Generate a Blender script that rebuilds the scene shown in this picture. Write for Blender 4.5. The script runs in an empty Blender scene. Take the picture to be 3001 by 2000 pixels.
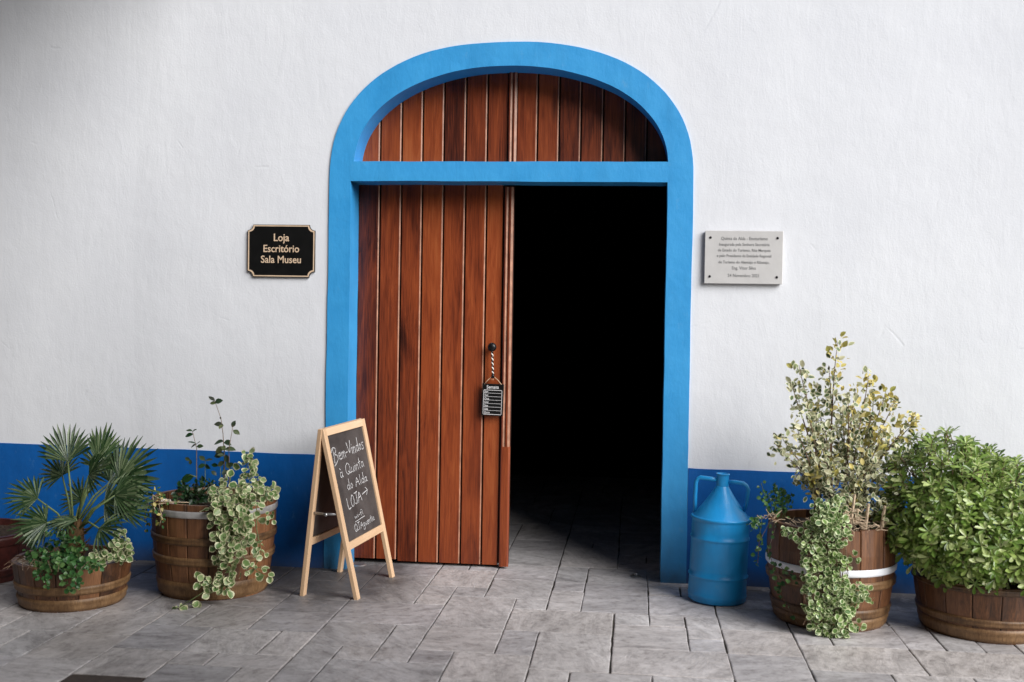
import bpy, math, random
from math import radians, sin, cos, pi, sqrt
from mathutils import Vector, Matrix, noise
random.seed(7)
rnd = random.random
U = random.uniform
sc = bpy.context.scene
col = sc.collection

# ------------------------------------------------------------------ camera
cam_d = bpy.data.cameras.new("camera")
cam = bpy.data.objects.new("camera", cam_d)
col.objects.link(cam)
yaw, pitch, roll = -0.110310, -0.025637, 0.016914
fw = Vector((sin(yaw) * cos(pitch), cos(yaw) * cos(pitch), sin(pitch)))
rt = Vector((cos(yaw), -sin(yaw), 0))
up = rt.cross(fw)
r2 = rt * cos(roll) + up * sin(roll)
u2 = -rt * sin(roll) + up * cos(roll)
cam.matrix_world = Matrix(((r2.x, u2.x, -fw.x, 0.0), (r2.y, u2.y, -fw.y, -5.7),
                           (r2.z, u2.z, -fw.z, 1.3704), (0, 0, 0, 1)))
cam_d.sensor_width = 36
cam_d.lens = 38.96
cam_d.clip_end = 400
cam_d.dof.use_dof = True
cam_d.dof.focus_distance = 5.75
cam_d.dof.aperture_fstop = 2.2
sc.camera = cam

# ------------------------------------------------------------------ light
SUN_DIR = Vector((0.67, -0.52, 0.54)).normalized()      # towards the light
w = bpy.data.worlds.new("World")
sc.world = w
w.use_nodes = True
wn = w.node_tree
bg = wn.nodes["Background"]
sky = wn.nodes.new("ShaderNodeTexSky")
sky.sky_type = 'NISHITA'
sky.sun_disc = False
sky.sun_elevation = math.asin(SUN_DIR.z)
sky.sun_rotation = math.atan2(SUN_DIR.x, SUN_DIR.y)
sky.air_density = 1.0
sky.dust_density = 1.0
sky.ozone_density = 1.5
wn.links.new(sky.outputs[0], bg.inputs[0])
bg.inputs[1].default_value = 0.05
sun_d = bpy.data.lights.new("sun", 'SUN')
sun_d.energy = 5.0
sun_d.angle = radians(44)
sun_d.color = (1.0, 0.985, 0.97)
sun = bpy.data.objects.new("sun", sun_d)
sun.rotation_euler = (-SUN_DIR).to_track_quat('-Z', 'Y').to_euler()
sun.location = (8, -8, 8)
col.objects.link(sun)
sc.view_settings.view_transform = 'Standard'
sc.view_settings.look = 'None'
sc.view_settings.gamma = 1
sc.view_settings.use_curve_mapping = False
sc.view_settings.exposure = 0.33
try:
    sc.cycles.max_bounces = 8
    sc.cycles.use_denoising = True
except Exception:
    pass


# ------------------------------------------------------------------ helpers
class MB:
    def __init__(s):
        s.v = []; s.f = []; s.m = []

    def quad(s, *p, mi=0):
        n = len(s.v)
        s.v += [tuple(q) for q in p]
        s.f.append(tuple(range(n, n + len(p)))); s.m.append(mi)

    def box(s, x0, x1, y0, y1, z0, z1, mi=0, M=None):
        n = len(s.v)
        c = [Vector((x, y, z)) for z in (z0, z1) for y in (y0, y1) for x in (x0, x1)]
        if M: c = [M @ q for q in c]
        s.v += [tuple(q) for q in c]
        for f in ((0, 2, 3, 1), (4, 5, 7, 6), (0, 1, 5, 4), (2, 6, 7, 3), (0, 4, 6, 2), (1, 3, 7, 5)):
            s.f.append(tuple(n + i for i in f)); s.m.append(mi)

    def tube(s, pts, rad, seg=8, mi=0, cap=True):
        pts = [Vector(p) for p in pts]
        if not isinstance(rad, (list, tuple)): rad = [rad] * len(pts)
        base = len(s.v)
        prev = None
        for i, p in enumerate(pts):
            a = pts[max(i - 1, 0)]; b = pts[min(i + 1, len(pts) - 1)]
            d = (b - a)
            if d.length < 1e-9: d = Vector((0, 0, 1))
            d.normalize()
            if prev is None:
                h = Vector((0, 0, 1)) if abs(d.z) < .9 else Vector((1, 0, 0))
                u = d.cross(h).normalized()
            else:
                u = (prev - d * prev.dot(d))
                u = u.normalized() if u.length > 1e-6 else d.orthogonal().normalized()
            prev = u
            vv = d.cross(u)
            for k in range(seg):
                t = 2 * pi * k / seg
                s.v.append(tuple(p + (u * cos(t) + vv * sin(t)) * rad[i]))
        for i in range(len(pts) - 1):
            for k in range(seg):
                a = base + i * seg + k; b = base + i * seg + (k + 1) % seg
                s.f.append((a, b, b + seg, a + seg)); s.m.append(mi)
        if cap:
            s.f.append(tuple(base + k for k in reversed(range(seg)))); s.m.append(mi)
            e = base + (len(pts) - 1) * seg
            s.f.append(tuple(e + k for k in range(seg))); s.m.append(mi)

    def lathe(s, prof, seg=32, mi=0, c=(0, 0, 0), M=None, wob=None):
        base = len(s.v)
        for r, z in prof:
            for k in range(seg):
                t = 2 * pi * k / seg
                rr = r + (wob(t, z) if wob else 0)
                q = Vector((c[0] + rr * cos(t), c[1] + rr * sin(t), c[2] + z))
                s.v.append(tuple(M @ q if M else q))
        for i in range(len(prof) - 1):
            for k in range(seg):
                a = base + i * seg + k; b = base + i * seg + (k + 1) % seg
                s.f.append((a, b, b + seg, a + seg)); s.m.append(mi)

    def build(s, name, mats, parent=None, smooth=False):
        me = bpy.data.meshes.new(name)
        me.from_pydata(s.v, [], s.f)
        if not isinstance(mats, (list, tuple)): mats = [mats]
        for m in mats: me.materials.append(m)
        me.polygons.foreach_set("material_index", s.m)
        if smooth: me.polygons.foreach_set("use_smooth", [True] * len(s.f))
        me.update()
        return link(name, me, parent)


def link(name, me, parent=None, M=None):
    o = bpy.data.objects.new(name, me)
    col.objects.link(o)
    if parent: o.parent = parent
    if M is not None: o.matrix_local = M
    return o


def tag(o, label=None, cat=None, group=None, kind=None):
    if label: o['label'] = label
    if cat: o['category'] = cat
    if group: o['group'] = group
    if kind: o['kind'] = kind
    return o


def empty(name, loc=(0, 0, 0), parent=None):
    o = bpy.data.objects.new(name, None)
    o.empty_display_size = .1
    o.location = loc
    col.objects.link(o)
    if parent: o.parent = parent
    return o


def bevel(o, wdt, seg=2, ang=40):
    m = o.modifiers.new("bevel", 'BEVEL')
    m.width = wdt; m.segments = seg; m.limit_method = 'ANGLE'; m.angle_limit = radians(ang)
    return o


# ------------------------------------------------------------------ materials
def lin(c):
    return tuple((x / 255 / 12.92 if x / 255 <= .04045 else ((x / 255 + .055) / 1.055) ** 2.4) for x in c) + (1,)


class NT:
    def __init__(s, name):
        s.m = bpy.data.materials.new(name); s.m.use_nodes = True
        s.t = s.m.node_tree; s.b = s.t.nodes["Principled BSDF"]

    def n(s, ty, **k):
        x = s.t.nodes.new(ty)
        for a, b in k.items(): setattr(x, a, b)
        return x

    def l(s, a, b): s.t.links.new(a, b)

    def noise(s, vec, scale, detail=5, rough=.55, dist=0):
        x = s.n("ShaderNodeTexNoise")
        x.inputs["Scale"].default_value = scale; x.inputs["Detail"].default_value = detail
        x.inputs["Roughness"].default_value = rough; x.inputs["Distortion"].default_value = dist
        if vec is not None: s.l(vec, x.inputs["Vector"])
        return x.outputs["Fac"]

    def ramp(s, fac, stops):
        r = s.n("ShaderNodeValToRGB")
        e = r.color_ramp.elements
        while len(e) < len(stops): e.new(.5)
        for i, (p, c) in enumerate(stops):
            e[i].position = p
            e[i].color = c if len(c) == 4 else tuple(c) + (1,)
        s.l(fac, r.inputs[0])
        return r.outputs[0]

    def math(s, op, a, b=None, clamp=False):
        x = s.n("ShaderNodeMath", operation=op); x.use_clamp = clamp
        for i, q in enumerate((a, b)):
            if q is None: continue
            if isinstance(q, (int, float)): x.inputs[i].default_value = q
            else: s.l(q, x.inputs[i])
        return x.outputs[0]

    def mix(s, fac, a, b, mode='MIX'):
        x = s.n("ShaderNodeMix", data_type='RGBA', blend_type=mode)
        for i, q in ((0, fac), (6, a), (7, b)):
            if isinstance(q, (int, float)): x.inputs[i].default_value = q
            elif isinstance(q, (tuple, list)): x.inputs[i].default_value = q if len(q) == 4 else tuple(q) + (1,)
            else: s.l(q, x.inputs[i])
        return x.outputs[2]

    def mapping(s, vec, scale=(1, 1, 1), loc=None, rot=None):
        x = s.n("ShaderNodeMapping")
        x.inputs["Scale"].default_value = scale
        s.l(vec, x.inputs["Vector"])
        if loc is not None: s.l(loc, x.inputs["Location"])
        if rot is not None: s.l(rot, x.inputs["Rotation"])
        return x.outputs[0]

    def comb(s, x=0, y=0, z=0):
        c = s.n("ShaderNodeCombineXYZ")
        for i, q in enumerate((x, y, z)):
            if isinstance(q, (int, float)): c.inputs[i].default_value = q
            else: s.l(q, c.inputs[i])
        return c.outputs[0]

    def pos(s): return s.n("ShaderNodeNewGeometry").outputs["Position"]
    def obj(s): return s.n("ShaderNodeTexCoord").outputs["Object"]
    def rand(s):
        a = s.n("ShaderNodeObjectInfo").outputs["Random"]
        b = s.n("ShaderNodeNewGeometry").outputs["Random Per Island"]
        return s.math('FRACT', s.math('ADD', a, b))

    def bump(s, h, strength=.3, dist=.01, prev=None):
        x = s.n("ShaderNodeBump")
        x.inputs["Strength"].default_value = strength; x.inputs["Distance"].default_value = dist
        s.l(h, x.inputs["Height"])
        if prev is not None: s.l(prev, x.inputs["Normal"])
        return x.outputs[0]

    def out(s, color=None, rough=None, normal=None, spec=None, metal=None, coat=None):
        I = s.b.inputs
        for key, q in (("Base Color", color), ("Roughness", rough), ("Normal", normal), ("Metallic", metal),
                       ("Specular IOR Level", spec), ("Coat Weight", coat)):
            if q is None: continue
            if isinstance(q, (int, float)): I[key].default_value = q
            elif isinstance(q, (tuple, list)): I[key].default_value = q if len(q) == 4 else tuple(q) + (1,)
            else: s.l(q, I[key])
        return s.m


def simple(name, c, rough=.6, metal=0, var=.15, scale=30, spec=.5, bump=.0):
    N = NT(name)
    f = N.noise(N.pos(), scale, 5)
    a = tuple(x * (1 - var) for x in c[:3]) + (1,); b = tuple(min(1, x * (1 + var)) for x in c[:3]) + (1,)
    k = N.ramp(f, [(.3, a), (.7, b)])
    nr = N.bump(f, bump, .004) if bump else None
    return N.out(k, rough, nr, spec, metal)


def mat_plaster():
    N = NT("white_plaster")
    p = N.pos()
    streak = N.mapping(p, (1, 1, .35))
    a = N.noise(streak, 26, 7, .62, .6)          # vertical trowel strokes
    b = N.noise(p, 90, 4, .6)
    c = N.noise(p, 1.1, 4, .55)
    g = N.noise(N.mapping(p, (1, 1, .28)), 6.5, 5, .6, 1.2)
    # scattered nicks
    v = N.n("ShaderNodeTexVoronoi", feature='DISTANCE_TO_EDGE')
    v.inputs["Scale"].default_value = 2.2
    N.l(N.mapping(N.mix(.12, p, N.n("ShaderNodeTexNoise").outputs["Color"]), (1, 1, .7)), v.inputs["Vector"])
    crack = N.ramp(v.outputs["Distance"], [(0, (0, 0, 0)), (.012, (1, 1, 1))])
    gate = N.ramp(N.noise(p, 4.3, 3), [(.60, (0, 0, 0)), (.66, (1, 1, 1))])
    crk = N.mix(gate, (1, 1, 1), crack)
    gate2 = N.n("ShaderNodeSeparateColor"); N.l(crk, gate2.inputs[0])
    n1 = N.bump(c, .25, .05)
    n2 = N.bump(g, .16, .008, n1)
    n3 = N.bump(a, .30, .0035, n2)
    n4 = N.bump(b, .40, .0015, n3)
    n4 = N.bump(gate2.outputs[0], .22, .003, n4)
    sx = N.n("ShaderNodeSeparateXYZ"); N.l(p, sx.inputs[0])
    seam = N.math('ADD', sx.outputs[0], N.math('MULTIPLY', N.noise(p, 2.5, 4), .10))
    seam = N.ramp(N.math('ADD', N.math('MULTIPLY', seam, 8), 21.0, True), [(0, (0, 0, 0)), (1, (1, 1, 1))])
    n4 = N.bump(seam, .35, .006, n4)
    base = N.ramp(N.noise(p, 1.7, 6, .6), [(.3, (.63, .645, .68)), (.7, (.68, .695, .725))])
    sep = N.n("ShaderNodeSeparateXYZ"); N.l(p, sep.inputs[0])
    # dust splashed a little way above the blue band, in patches
    dirt = N.math('MULTIPLY', N.noise(N.mapping(p, (1, 1, .5)), 3.5, 6, .7), N.math('SUBTRACT', 1.25, sep.outputs[2], True))
    base = N.mix(N.math('MULTIPLY', dirt, .16), base, (.52, .49, .47))
    base = N.mix(.05, base, crk, 'MULTIPLY')
    return N.out(base, .78, n4, .25)


def mat_blue(name, c0, c1, rough=.42, grime=True):
    N = NT(name)
    p = N.pos()
    a = N.noise(N.mapping(p, (1, 1, .4)), 34, 6, .6, .5)
    b = N.noise(p, 5, 5, .6)
    k = N.ramp(b, [(.3, c0), (.7, c1)])
    sc_ = N.ramp(N.noise(N.mapping(p, (1, 1, .6)), 22, 8, .75), [(.60, (0, 0, 0)), (.74, (.35, .35, .35))])
    k = N.mix(sc_, k, (.16, .36, .55))
    if not grime:                                          # chipped enamel with rust showing
        ch = N.ramp(N.noise(N.mapping(p, (1, 1, .8)), 38, 6, .7), [(.69, (0, 0, 0)), (.73, (1, 1, 1))])
        k = N.mix(ch, k, (.10, .055, .035))
    dk = N.ramp(N.noise(N.mapping(p, (1.6, 1, .35)), 2.6, 7, .7), [(.5, (0, 0, 0)), (.8, (.4, .4, .4))])
    k = N.mix(dk, k, tuple(x * .55 for x in c0))
    if grime:
        sep = N.n("ShaderNodeSeparateXYZ"); N.l(p, sep.inputs[0])
        low = N.math('SUBTRACT', 1, N.math('MULTIPLY', sep.outputs[2], 9), True)
        g = N.math('MULTIPLY', low, N.math('ADD', N.noise(p, 14, 6, .7), .1))
        k = N.mix(g, k, (.055, .05, .045))
    n = N.bump(b, .2, .02)
    n = N.bump(a, .45, .0028, n)
    return N.out(k, N.math('ADD', rough - .08, N.math('MULTIPLY', b, .16)), n, .5)


def mat_wood(name, stops, rough=.35, zscale=.9, coat=.0, knots=True, grain=1.0):
    N = NT(name)
    o = N.n("ShaderNodeTexCoord").outputs["Object"]
    r = N.n("ShaderNodeObjectInfo").outputs["Random"]
    off = N.comb(N.math('MULTIPLY', r, 41.3), N.math('MULTIPLY', r, 17.7), N.math('MULTIPLY', r, 63.1))
    p = N.mapping(o, (1, 1, 1), off)
    lo = N.noise(N.mapping(p, (5, 5, zscale)), 1.6, 4, .55, 1.1)
    fig = N.noise(N.mapping(p, (20, 20, .8)), 2.0, 8, .68, 3.4)
    fine = N.noise(N.mapping(p, (150, 150, 3)), 1.5, 5, .7)
    f = N.math('ADD', N.math('MULTIPLY', lo, .34), N.math('ADD', N.math('MULTIPLY', fig, .44), N.math('MULTIPLY', fine, .26 * grain)))
    f = N.math('ADD', f, N.math('MULTIPLY', N.math('SUBTRACT', r, .5), .20))
    k = N.ramp(f, stops)
    if knots:
        v = N.n("ShaderNodeTexVoronoi"); v.inputs["Scale"].default_value = 1
        N.l(N.mapping(p, (9, 9, 2.1)), v.inputs["Vector"])
        kn = N.ramp(v.outputs["Distance"], [(0, (1, 1, 1)), (.12, (.7, .7, .7)), (.26, (0, 0, 0))])
        gate = N.math('GREATER_THAN', N.noise(N.mapping(p, (1.4, 1.4, .9)), 1.1, 2), .55)
        k = N.mix(N.math('MULTIPLY', kn, N.math('MULTIPLY', gate, .8)), k, tuple(x * .25 for x in stops[0][1][:3]))
    n = N.bump(fine, .18, .0012)
    n = N.bump(lo, .12, .01, n)
    return N.out(k, N.math('ADD', rough - .08, N.math('MULTIPLY', fig, .2)), n, .5, None, coat)


def mat_stone():
    N = NT("grey_slate_paving")
    p = N.pos()
    r = N.rand()
    rot = N.comb(0, 0, N.math('MULTIPLY', r, 3.1))
    off = N.comb(N.math('MULTIPLY', r, 31), N.math('MULTIPLY', r, 57), N.math('MULTIPLY', r, 11))
    q = N.mapping(p, (1, 1, 1), off, rot)
    st = N.noise(N.mapping(q, (1, 3.4, 1)), 3.4, 9, .68, .5)
    ve = N.noise(N.mapping(q, (1, 2.2, 1)), 4.2, 9, .66, .9)
    fi = N.noise(q, 60, 6, .65)
    k = N.ramp(st, [(.28, (.27, .256, .252)), (.44, (.46, .440, .436)), (.56, (.55, .530, .526)), (.70, (.63, .610, .606)), (.85, (.71, .69, .69))])
    tint = N.ramp(r, [(0, (1.0, .98, .975)), (.2, (.84, .85, .87)), (.45, (1.10, 1.08, 1.07)), (.6, (.92, .89, .87)), (.8, (1.04, 1.03, 1.05)), (1, (.74, .74, .76))])
    k = N.mix(1, k, tint, 'MULTIPLY')
    pit = N.ramp(N.noise(q, 26, 8, .72), [(.30, (.45, .43, .42)), (.50, (1, 1, 1)), (.72, (1.12, 1.12, 1.12))])
    k = N.mix(.8, k, pit, 'MULTIPLY')
    cl_ = N.ramp(N.noise(p, 1.3, 5, .6), [(.35, (.80, .79, .78)), (.65, (1.08, 1.07, 1.06))])
    k = N.mix(1, k, cl_, 'MULTIPLY')
    vein = N.ramp(ve, [(.50, (0, 0, 0)), (.525, (1, 1, 1)), (.55, (0, 0, 0))])
    k = N.mix(N.math('MULTIPLY', N.n("ShaderNodeSeparateColor").outputs[0], 0), k, k)
    vs = N.n("ShaderNodeSeparateColor"); N.l(vein, vs.inputs[0])
    k = N.mix(N.math('MULTIPLY', vs.outputs[0], .30), k, (.13, .115, .11))
    # rust and algae stains
    k = N.mix(N.ramp(N.noise(p, 2.4, 6, .65), [(.56, (0, 0, 0)), (.78, (.5, .5, .5))]), k, (.20, .165, .14))
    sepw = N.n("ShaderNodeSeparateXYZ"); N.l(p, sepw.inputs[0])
    # grime deepened with painted shade along the foot of the wall on the left
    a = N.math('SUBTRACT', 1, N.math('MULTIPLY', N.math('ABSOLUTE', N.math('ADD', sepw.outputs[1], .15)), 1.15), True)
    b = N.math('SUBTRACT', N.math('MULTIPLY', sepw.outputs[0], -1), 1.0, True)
    grime_shade = N.math('MULTIPLY', N.math('MULTIPLY', a, N.math('MULTIPLY', b, 3, True)), N.ramp(N.noise(p, 5, 7, .7), [(.3, (.35, .35, .35)), (.6, (1, 1, 1))]))
    k = N.mix(N.math('MULTIPLY', N.math('MULTIPLY', grime_shade, 2.2, True), .82), k, (.045, .04, .038))
    b3 = N.math('SUBTRACT', sepw.outputs[0], .35, True)  # shade painted into the stone colour behind the right-hand barrels
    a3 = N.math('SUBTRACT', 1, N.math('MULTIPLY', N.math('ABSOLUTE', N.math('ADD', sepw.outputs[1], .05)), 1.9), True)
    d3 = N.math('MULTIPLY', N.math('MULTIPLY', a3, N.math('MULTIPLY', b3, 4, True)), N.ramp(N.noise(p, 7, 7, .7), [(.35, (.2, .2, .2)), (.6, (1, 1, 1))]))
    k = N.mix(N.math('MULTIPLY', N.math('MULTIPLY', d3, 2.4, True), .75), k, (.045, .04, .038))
    n = N.bump(st, .40, .014)
    n = N.bump(ve, .45, .007, n)
    n = N.bump(fi, .5, .002, n)
    n = N.bump(N.noise(q, 22, 7, .7), .35, .004, n)
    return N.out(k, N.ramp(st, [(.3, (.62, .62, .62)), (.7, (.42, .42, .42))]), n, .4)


def mat_leaf(name, stops, rough=.4, edge=None, trans=.25, spec=.45):
    """leaf colour varied leaf by leaf; edge = pale margin colour (x of uv stored in attribute 'rim')"""
    N = NT(name)
    r = N.rand()
    k = N.ramp(r, stops)
    f = N.noise(N.pos(), 60, 3)
    k = N.mix(.35, k, N.ramp(f, [(.3, (.55, .55, .55)), (.7, (1.3, 1.3, 1.3))]), 'MULTIPLY')
    if edge:
        at = N.n("ShaderNodeAttribute", attribute_name="rim")
        nz = N.math('ADD', at.outputs["Fac"], N.math('MULTIPLY', N.math('SUBTRACT', N.noise(N.pos(), 75, 4), .5), 1.5))
        m = N.ramp(nz, [(.38, (0, 0, 0)), (.62, (1, 1, 1))])
        k = N.mix(m, k, edge)
    N.out(k, rough, None, spec)
    tr = N.n("ShaderNodeBsdfTranslucent")
    N.l(k, tr.inputs[0])
    ms = N.n("ShaderNodeMixShader"); ms.inputs[0].default_value = trans
    N.l(N.b.outputs[0], ms.inputs[1]); N.l(tr.outputs[0], ms.inputs[2])
    out = [x for x in N.t.nodes if x.type == 'OUTPUT_MATERIAL'][0]
    N.l(ms.outputs[0], out.inputs[0])
    return N.m


M = {}
M['plaster'] = mat_plaster()
M['frame_blue'] = mat_blue("frame_blue_paint", (.028, .265, .58), (.040, .31, .64), .46)
M['dado_blue'] = mat_blue("band_blue_paint", (.0015, .080, .30), (.003, .10, .36), .40)
M['can_blue'] = mat_blue("can_blue_enamel", (.010, .26, .62), (.020, .33, .72), .34, False)
M['plank'] = mat_wood("varnished_red_brown_wood", [(.33, (.022, .004, .002)), (.42, (.085, .015, .005)), (.51, (.185, .034, .009)), (.60, (.27, .056, .014)), (.74, (.37, .100, .028))], .36)
M['bevel'] = simple("pale_plank_edge", (.33, .16, .10), .36, 0, .35, 20)  # paler colour for the right-edge bevels of planks and battens
M['dark_wood'] = simple("dark_backing_board", (.03, .012, .007), .7)
M['stave'] = mat_wood("oiled_barrel_wood", [(.34, (.018, .008, .004)), (.46, (.075, .030, .012)), (.57, (.16, .066, .026)), (.72, (.27, .125, .052))], .48)
M['tan_hoop'] = mat_wood("brown_painted_hoop", [(.34, (.030, .015, .006)), (.50, (.12, .060, .023)), (.68, (.27, .155, .07))], .5, 6, 0, False)
M['grey_hoop'] = simple("galvanised_hoop", (.42, .41, .40), .42, .35, .25, 18)
M['white_hoop'] = simple("white_painted_hoop", (.74, .76, .80), .45, 0, .06, 12)
M['red_rim'] = simple("red_brown_tub_paint", (.050, .010, .007), .5, 0, .5, 25)
M['soil'] = simple("dark_potting_soil", (.03, .02, .013), .95, 0, .6, 60, .2, .8)
M['pebble'] = simple("pale_pebbles", (.62, .54, .48), .7, 0, .3, 40)
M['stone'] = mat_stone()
M['mortar'] = simple("dark_joint_dirt", (.085, .075, .062), .95, 0, .5, 30, .2, .4)
M['pine'] = mat_wood("bare_pine_lath", [(.25, (.50, .31, .17)), (.5, (.66, .45, .28)), (.75, (.76, .56, .38))], .55, .8, 0, False, .7)
M['chalkboard'] = simple("dusty_chalkboard", (.058, .052, .050), .55, 0, .35, 9)
M['chalk'] = simple("white_chalk", (.58, .57, .57), .9, 0, .25, 160)
M['black'] = simple("black_gloss", (.006, .006, .006), .3, 0, .2, 20)
M['gold'] = simple("tan_gold_paint", (.62, .46, .32), .45, 0, .1, 20)
M['plaque'] = simple("brushed_grey_plaque", (.62, .61, .60), .35, .25, .05, 12)
M['plaque_edge'] = simple("brown_plaque_backing", (.16, .10, .08), .6)
M['engrave'] = simple("grey_engraving", (.20, .20, .20), .6)
M['iron'] = simple("black_iron", (.012, .012, .013), .35, .5, .3, 30)
M['steel'] = simple("grey_steel", (.38, .38, .38), .35, .8, .2, 30)
M['white_cord'] = simple("white_cord", (.75, .72, .66), .8)
M['rope'] = simple("tan_string", (.55, .38, .24), .85)
M['stem'] = simple("brown_plant_stem", (.16, .10, .06), .7, 0, .3, 40)
M['green_stem'] = simple("green_plant_stem", (.11, .15, .05), .6, 0, .3, 40)
M['dry'] = simple("dry_straw_stalk", (.46, .35, .24), .8, 0, .35, 60)
M['trunk'] = simple("fibrous_palm_trunk", (.075, .042, .018), .9, 0, .5, 50, .2, .6)
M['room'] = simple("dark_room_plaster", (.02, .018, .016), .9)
M['ceiling'] = simple("added_roof_boards", (.06, .045, .035), .8)  # dark boards of the added roof
M['far_wall'] = simple("dark_added_wall", (.10, .085, .07), .85)  # kept dark so the added walls bounce little light
M['palm_leaf'] = mat_leaf("grey_green_palm", [(0, (.016, .042, .014)), (.5, (.045, .088, .030)), (1, (.17, .22, .11))], .34)
M['ivy_leaf'] = mat_leaf("small_green_ivy", [(0, (.03, .10, .03)), (.5, (.06, .17, .045)), (1, (.16, .28, .09))], .35)
M['var_leaf'] = mat_leaf("cream_edged_leaf", [(0, (.09, .18, .05)), (.5, (.17, .27, .09)), (1, (.34, .42, .20))], .38, (.68, .66, .42))
M['dark_leaf'] = mat_leaf("dark_glossy_leaf", [(0, (.008, .030, .010)), (.5, (.016, .055, .016)), (1, (.05, .07, .03))], .3)
M['rose_leaf'] = mat_leaf("olive_stem_leaf", [(0, (.030, .035, .020)), (.5, (.035, .07, .035)), (1, (.13, .15, .06))], .4)
M['bush_leaf'] = mat_leaf("fresh_green_bush_leaf", [(0, (.07, .13, .022)), (.35, (.19, .30, .06)), (.75, (.38, .49, .14)), (1, (.58, .64, .32))], .28, None, .3, .5)
M['shrub_leaf'] = mat_leaf("olive_cream_shrub_leaf", [(0, (.03, .055, .022)), (.3, (.10, .15, .06)), (.6, (.30, .34, .17)), (1, (.60, .56, .36))], .45, (.66, .64, .44))
M['yellow_leaf'] = mat_leaf("yellow_flushed_leaf", [(0, (.30, .30, .07)), (.5, (.58, .48, .14)), (1, (.72, .62, .28))], .45)
M['vine_leaf'] = mat_leaf("small_variegated_leaf", [(0, (.04, .11, .02)), (.5, (.11, .21, .045)), (1, (.24, .35, .10))], .35, (.62, .68, .40))

# ------------------------------------------------------------------ ground and paving
g = MB(); g.quad((-60, -60, -.0085), (60, -60, -.0085), (60, 60, -.0085), (-60, 60, -.0085))
tag(g.build('ground', M['mortar']), kind='structure')

KX = {0: -12.0, 1: -10.97, 2: -9.95, 3: -8.9, 4: -7.85, 5: -6.8, 6: -5.77, 7: -4.7, 8: -3.6, 9: -2.54, 10: -1.45, 11: -.4, 12: .68,
      13: 1.77, 14: 2.8, 15: 3.82, 16: 4.88, 17: 5.9, 18: 6.95, 19: 7.97, 20: 9.03, 21: 10.1, 22: 11.15}
RY = {0: -.48, 1: -1.72, 2: -2.86, 3: -4.03, 4: -5.22, 5: -6.28, 6: -7.45, 7: -8.5, 8: -9.6, 9: -10.62, 10: -11.7}
UN = .1555
def kx(k): return -.0105 + .1465 * (KX[k] if k in KX else (-12.0 + 1.0 * k if k < 0 else 11.15 + 1.06 * (k - 22)))
def ry(r): return .1545 * (RY[r] if r in RY else (-.48 - 1.09 * r if r < 0 else -11.7 - 1.08 * (r - 10)))
TILES = [(3,6,3,5),(3,5,0,3),(3,5,-2,0),(5,6,1,2),(6,7,1,2),(5,7,-1,1),(5,6,-2,-1),(6,7,-2,-1),(5,6,2,3),(6,8,2,5),(6,8,5,7),(8,9,5,7),
 (7,9,0,2),(8,9,2,3),(9,10,0,1),(9,10,1,3),(10,12,0,3),(8,11,3,5),(9,11,5,8),(7,9,7,9),(6,7,7,8),(5,6,5,8),(4,5,7,8),(3,5,5,7),(3,4,7,9),
 (4,7,8,11),(9,10,8,10),(10,12,8,11),(11,14,6,8),(12,14,8,10),(11,12,3,4),(12,13,3,4),(11,13,4,6),(13,14,3,5),(13,14,5,6),(12,13,0,1),
 (12,14,1,3),(13,15,0,1),(14,16,2,4),(14,16,4,6),(14,16,6,8),(16,17,3,5),(17,19,3,5),(16,19,5,7),(16,18,7,9),(19,20,3,5),(20,21,3,5),
 (21,22,3,5),(22,23,3,5),(19,22,5,7),(22,24,5,7),(18,20,7,9),(20,23,7,9),(2,3,0,1),(1,3,1,3),(1,3,3,6),(-1,1,4,6),(-2,1,2,4),(0,2,6,8),
 (2,3,6,8),(-2,0,6,8),(0,1,8,9),(1,3,8,9),(-2,0,8,10),(0,2,9,11),(2,3,9,10),(-4,-2,7,9),(-4,-2,9,11),(-2,0,10,12),(-4,-2,5,7),
 (7,9,-2,0),(9,10,-2,0),(10,12,-2,0),(5,7,-4,-2),(7,9,-4,-2),(9,11,-5,-2),(11,13,-3,-2)]
used = {}
final = []
for t in TILES:
    cells = [(k, r) for k in range(t[0], t[1]) for r in range(t[2], t[3])]
    if any(c in used for c in cells): continue
    for c in cells: used[c] = 1
    final.append(t)
rs = random.Random(4)
SH = [(3, 2), (2, 3), (2, 2), (2, 2), (2, 1), (1, 2), (1, 1), (3, 3), (2, 2)]
for r in range(-22, 34):
    for k in range(-16, 40):
        if (k, r) in used: continue
        opts = SH[:]; rs.shuffle(opts); opts.append((1, 1))
        for a, b in opts:
            cells = [(k + i, r + j) for i in range(a) for j in range(b)]
            if not any(c in used for c in cells):
                for c in cells: used[c] = 1
                final.append((k, k + a, r, r + b)); break
def centre(t): return ((kx(t[0]) + kx(t[1])) / 2, (ry(t[2]) + ry(t[3])) / 2)
def rank(t):
    x, y = centre(t)
    return ((x + .7) / 1.35) ** 2 + (y + .55) ** 2
final.sort(key=rank)
pav = empty('pavement')
tag(pav, kind='structure')

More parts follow.
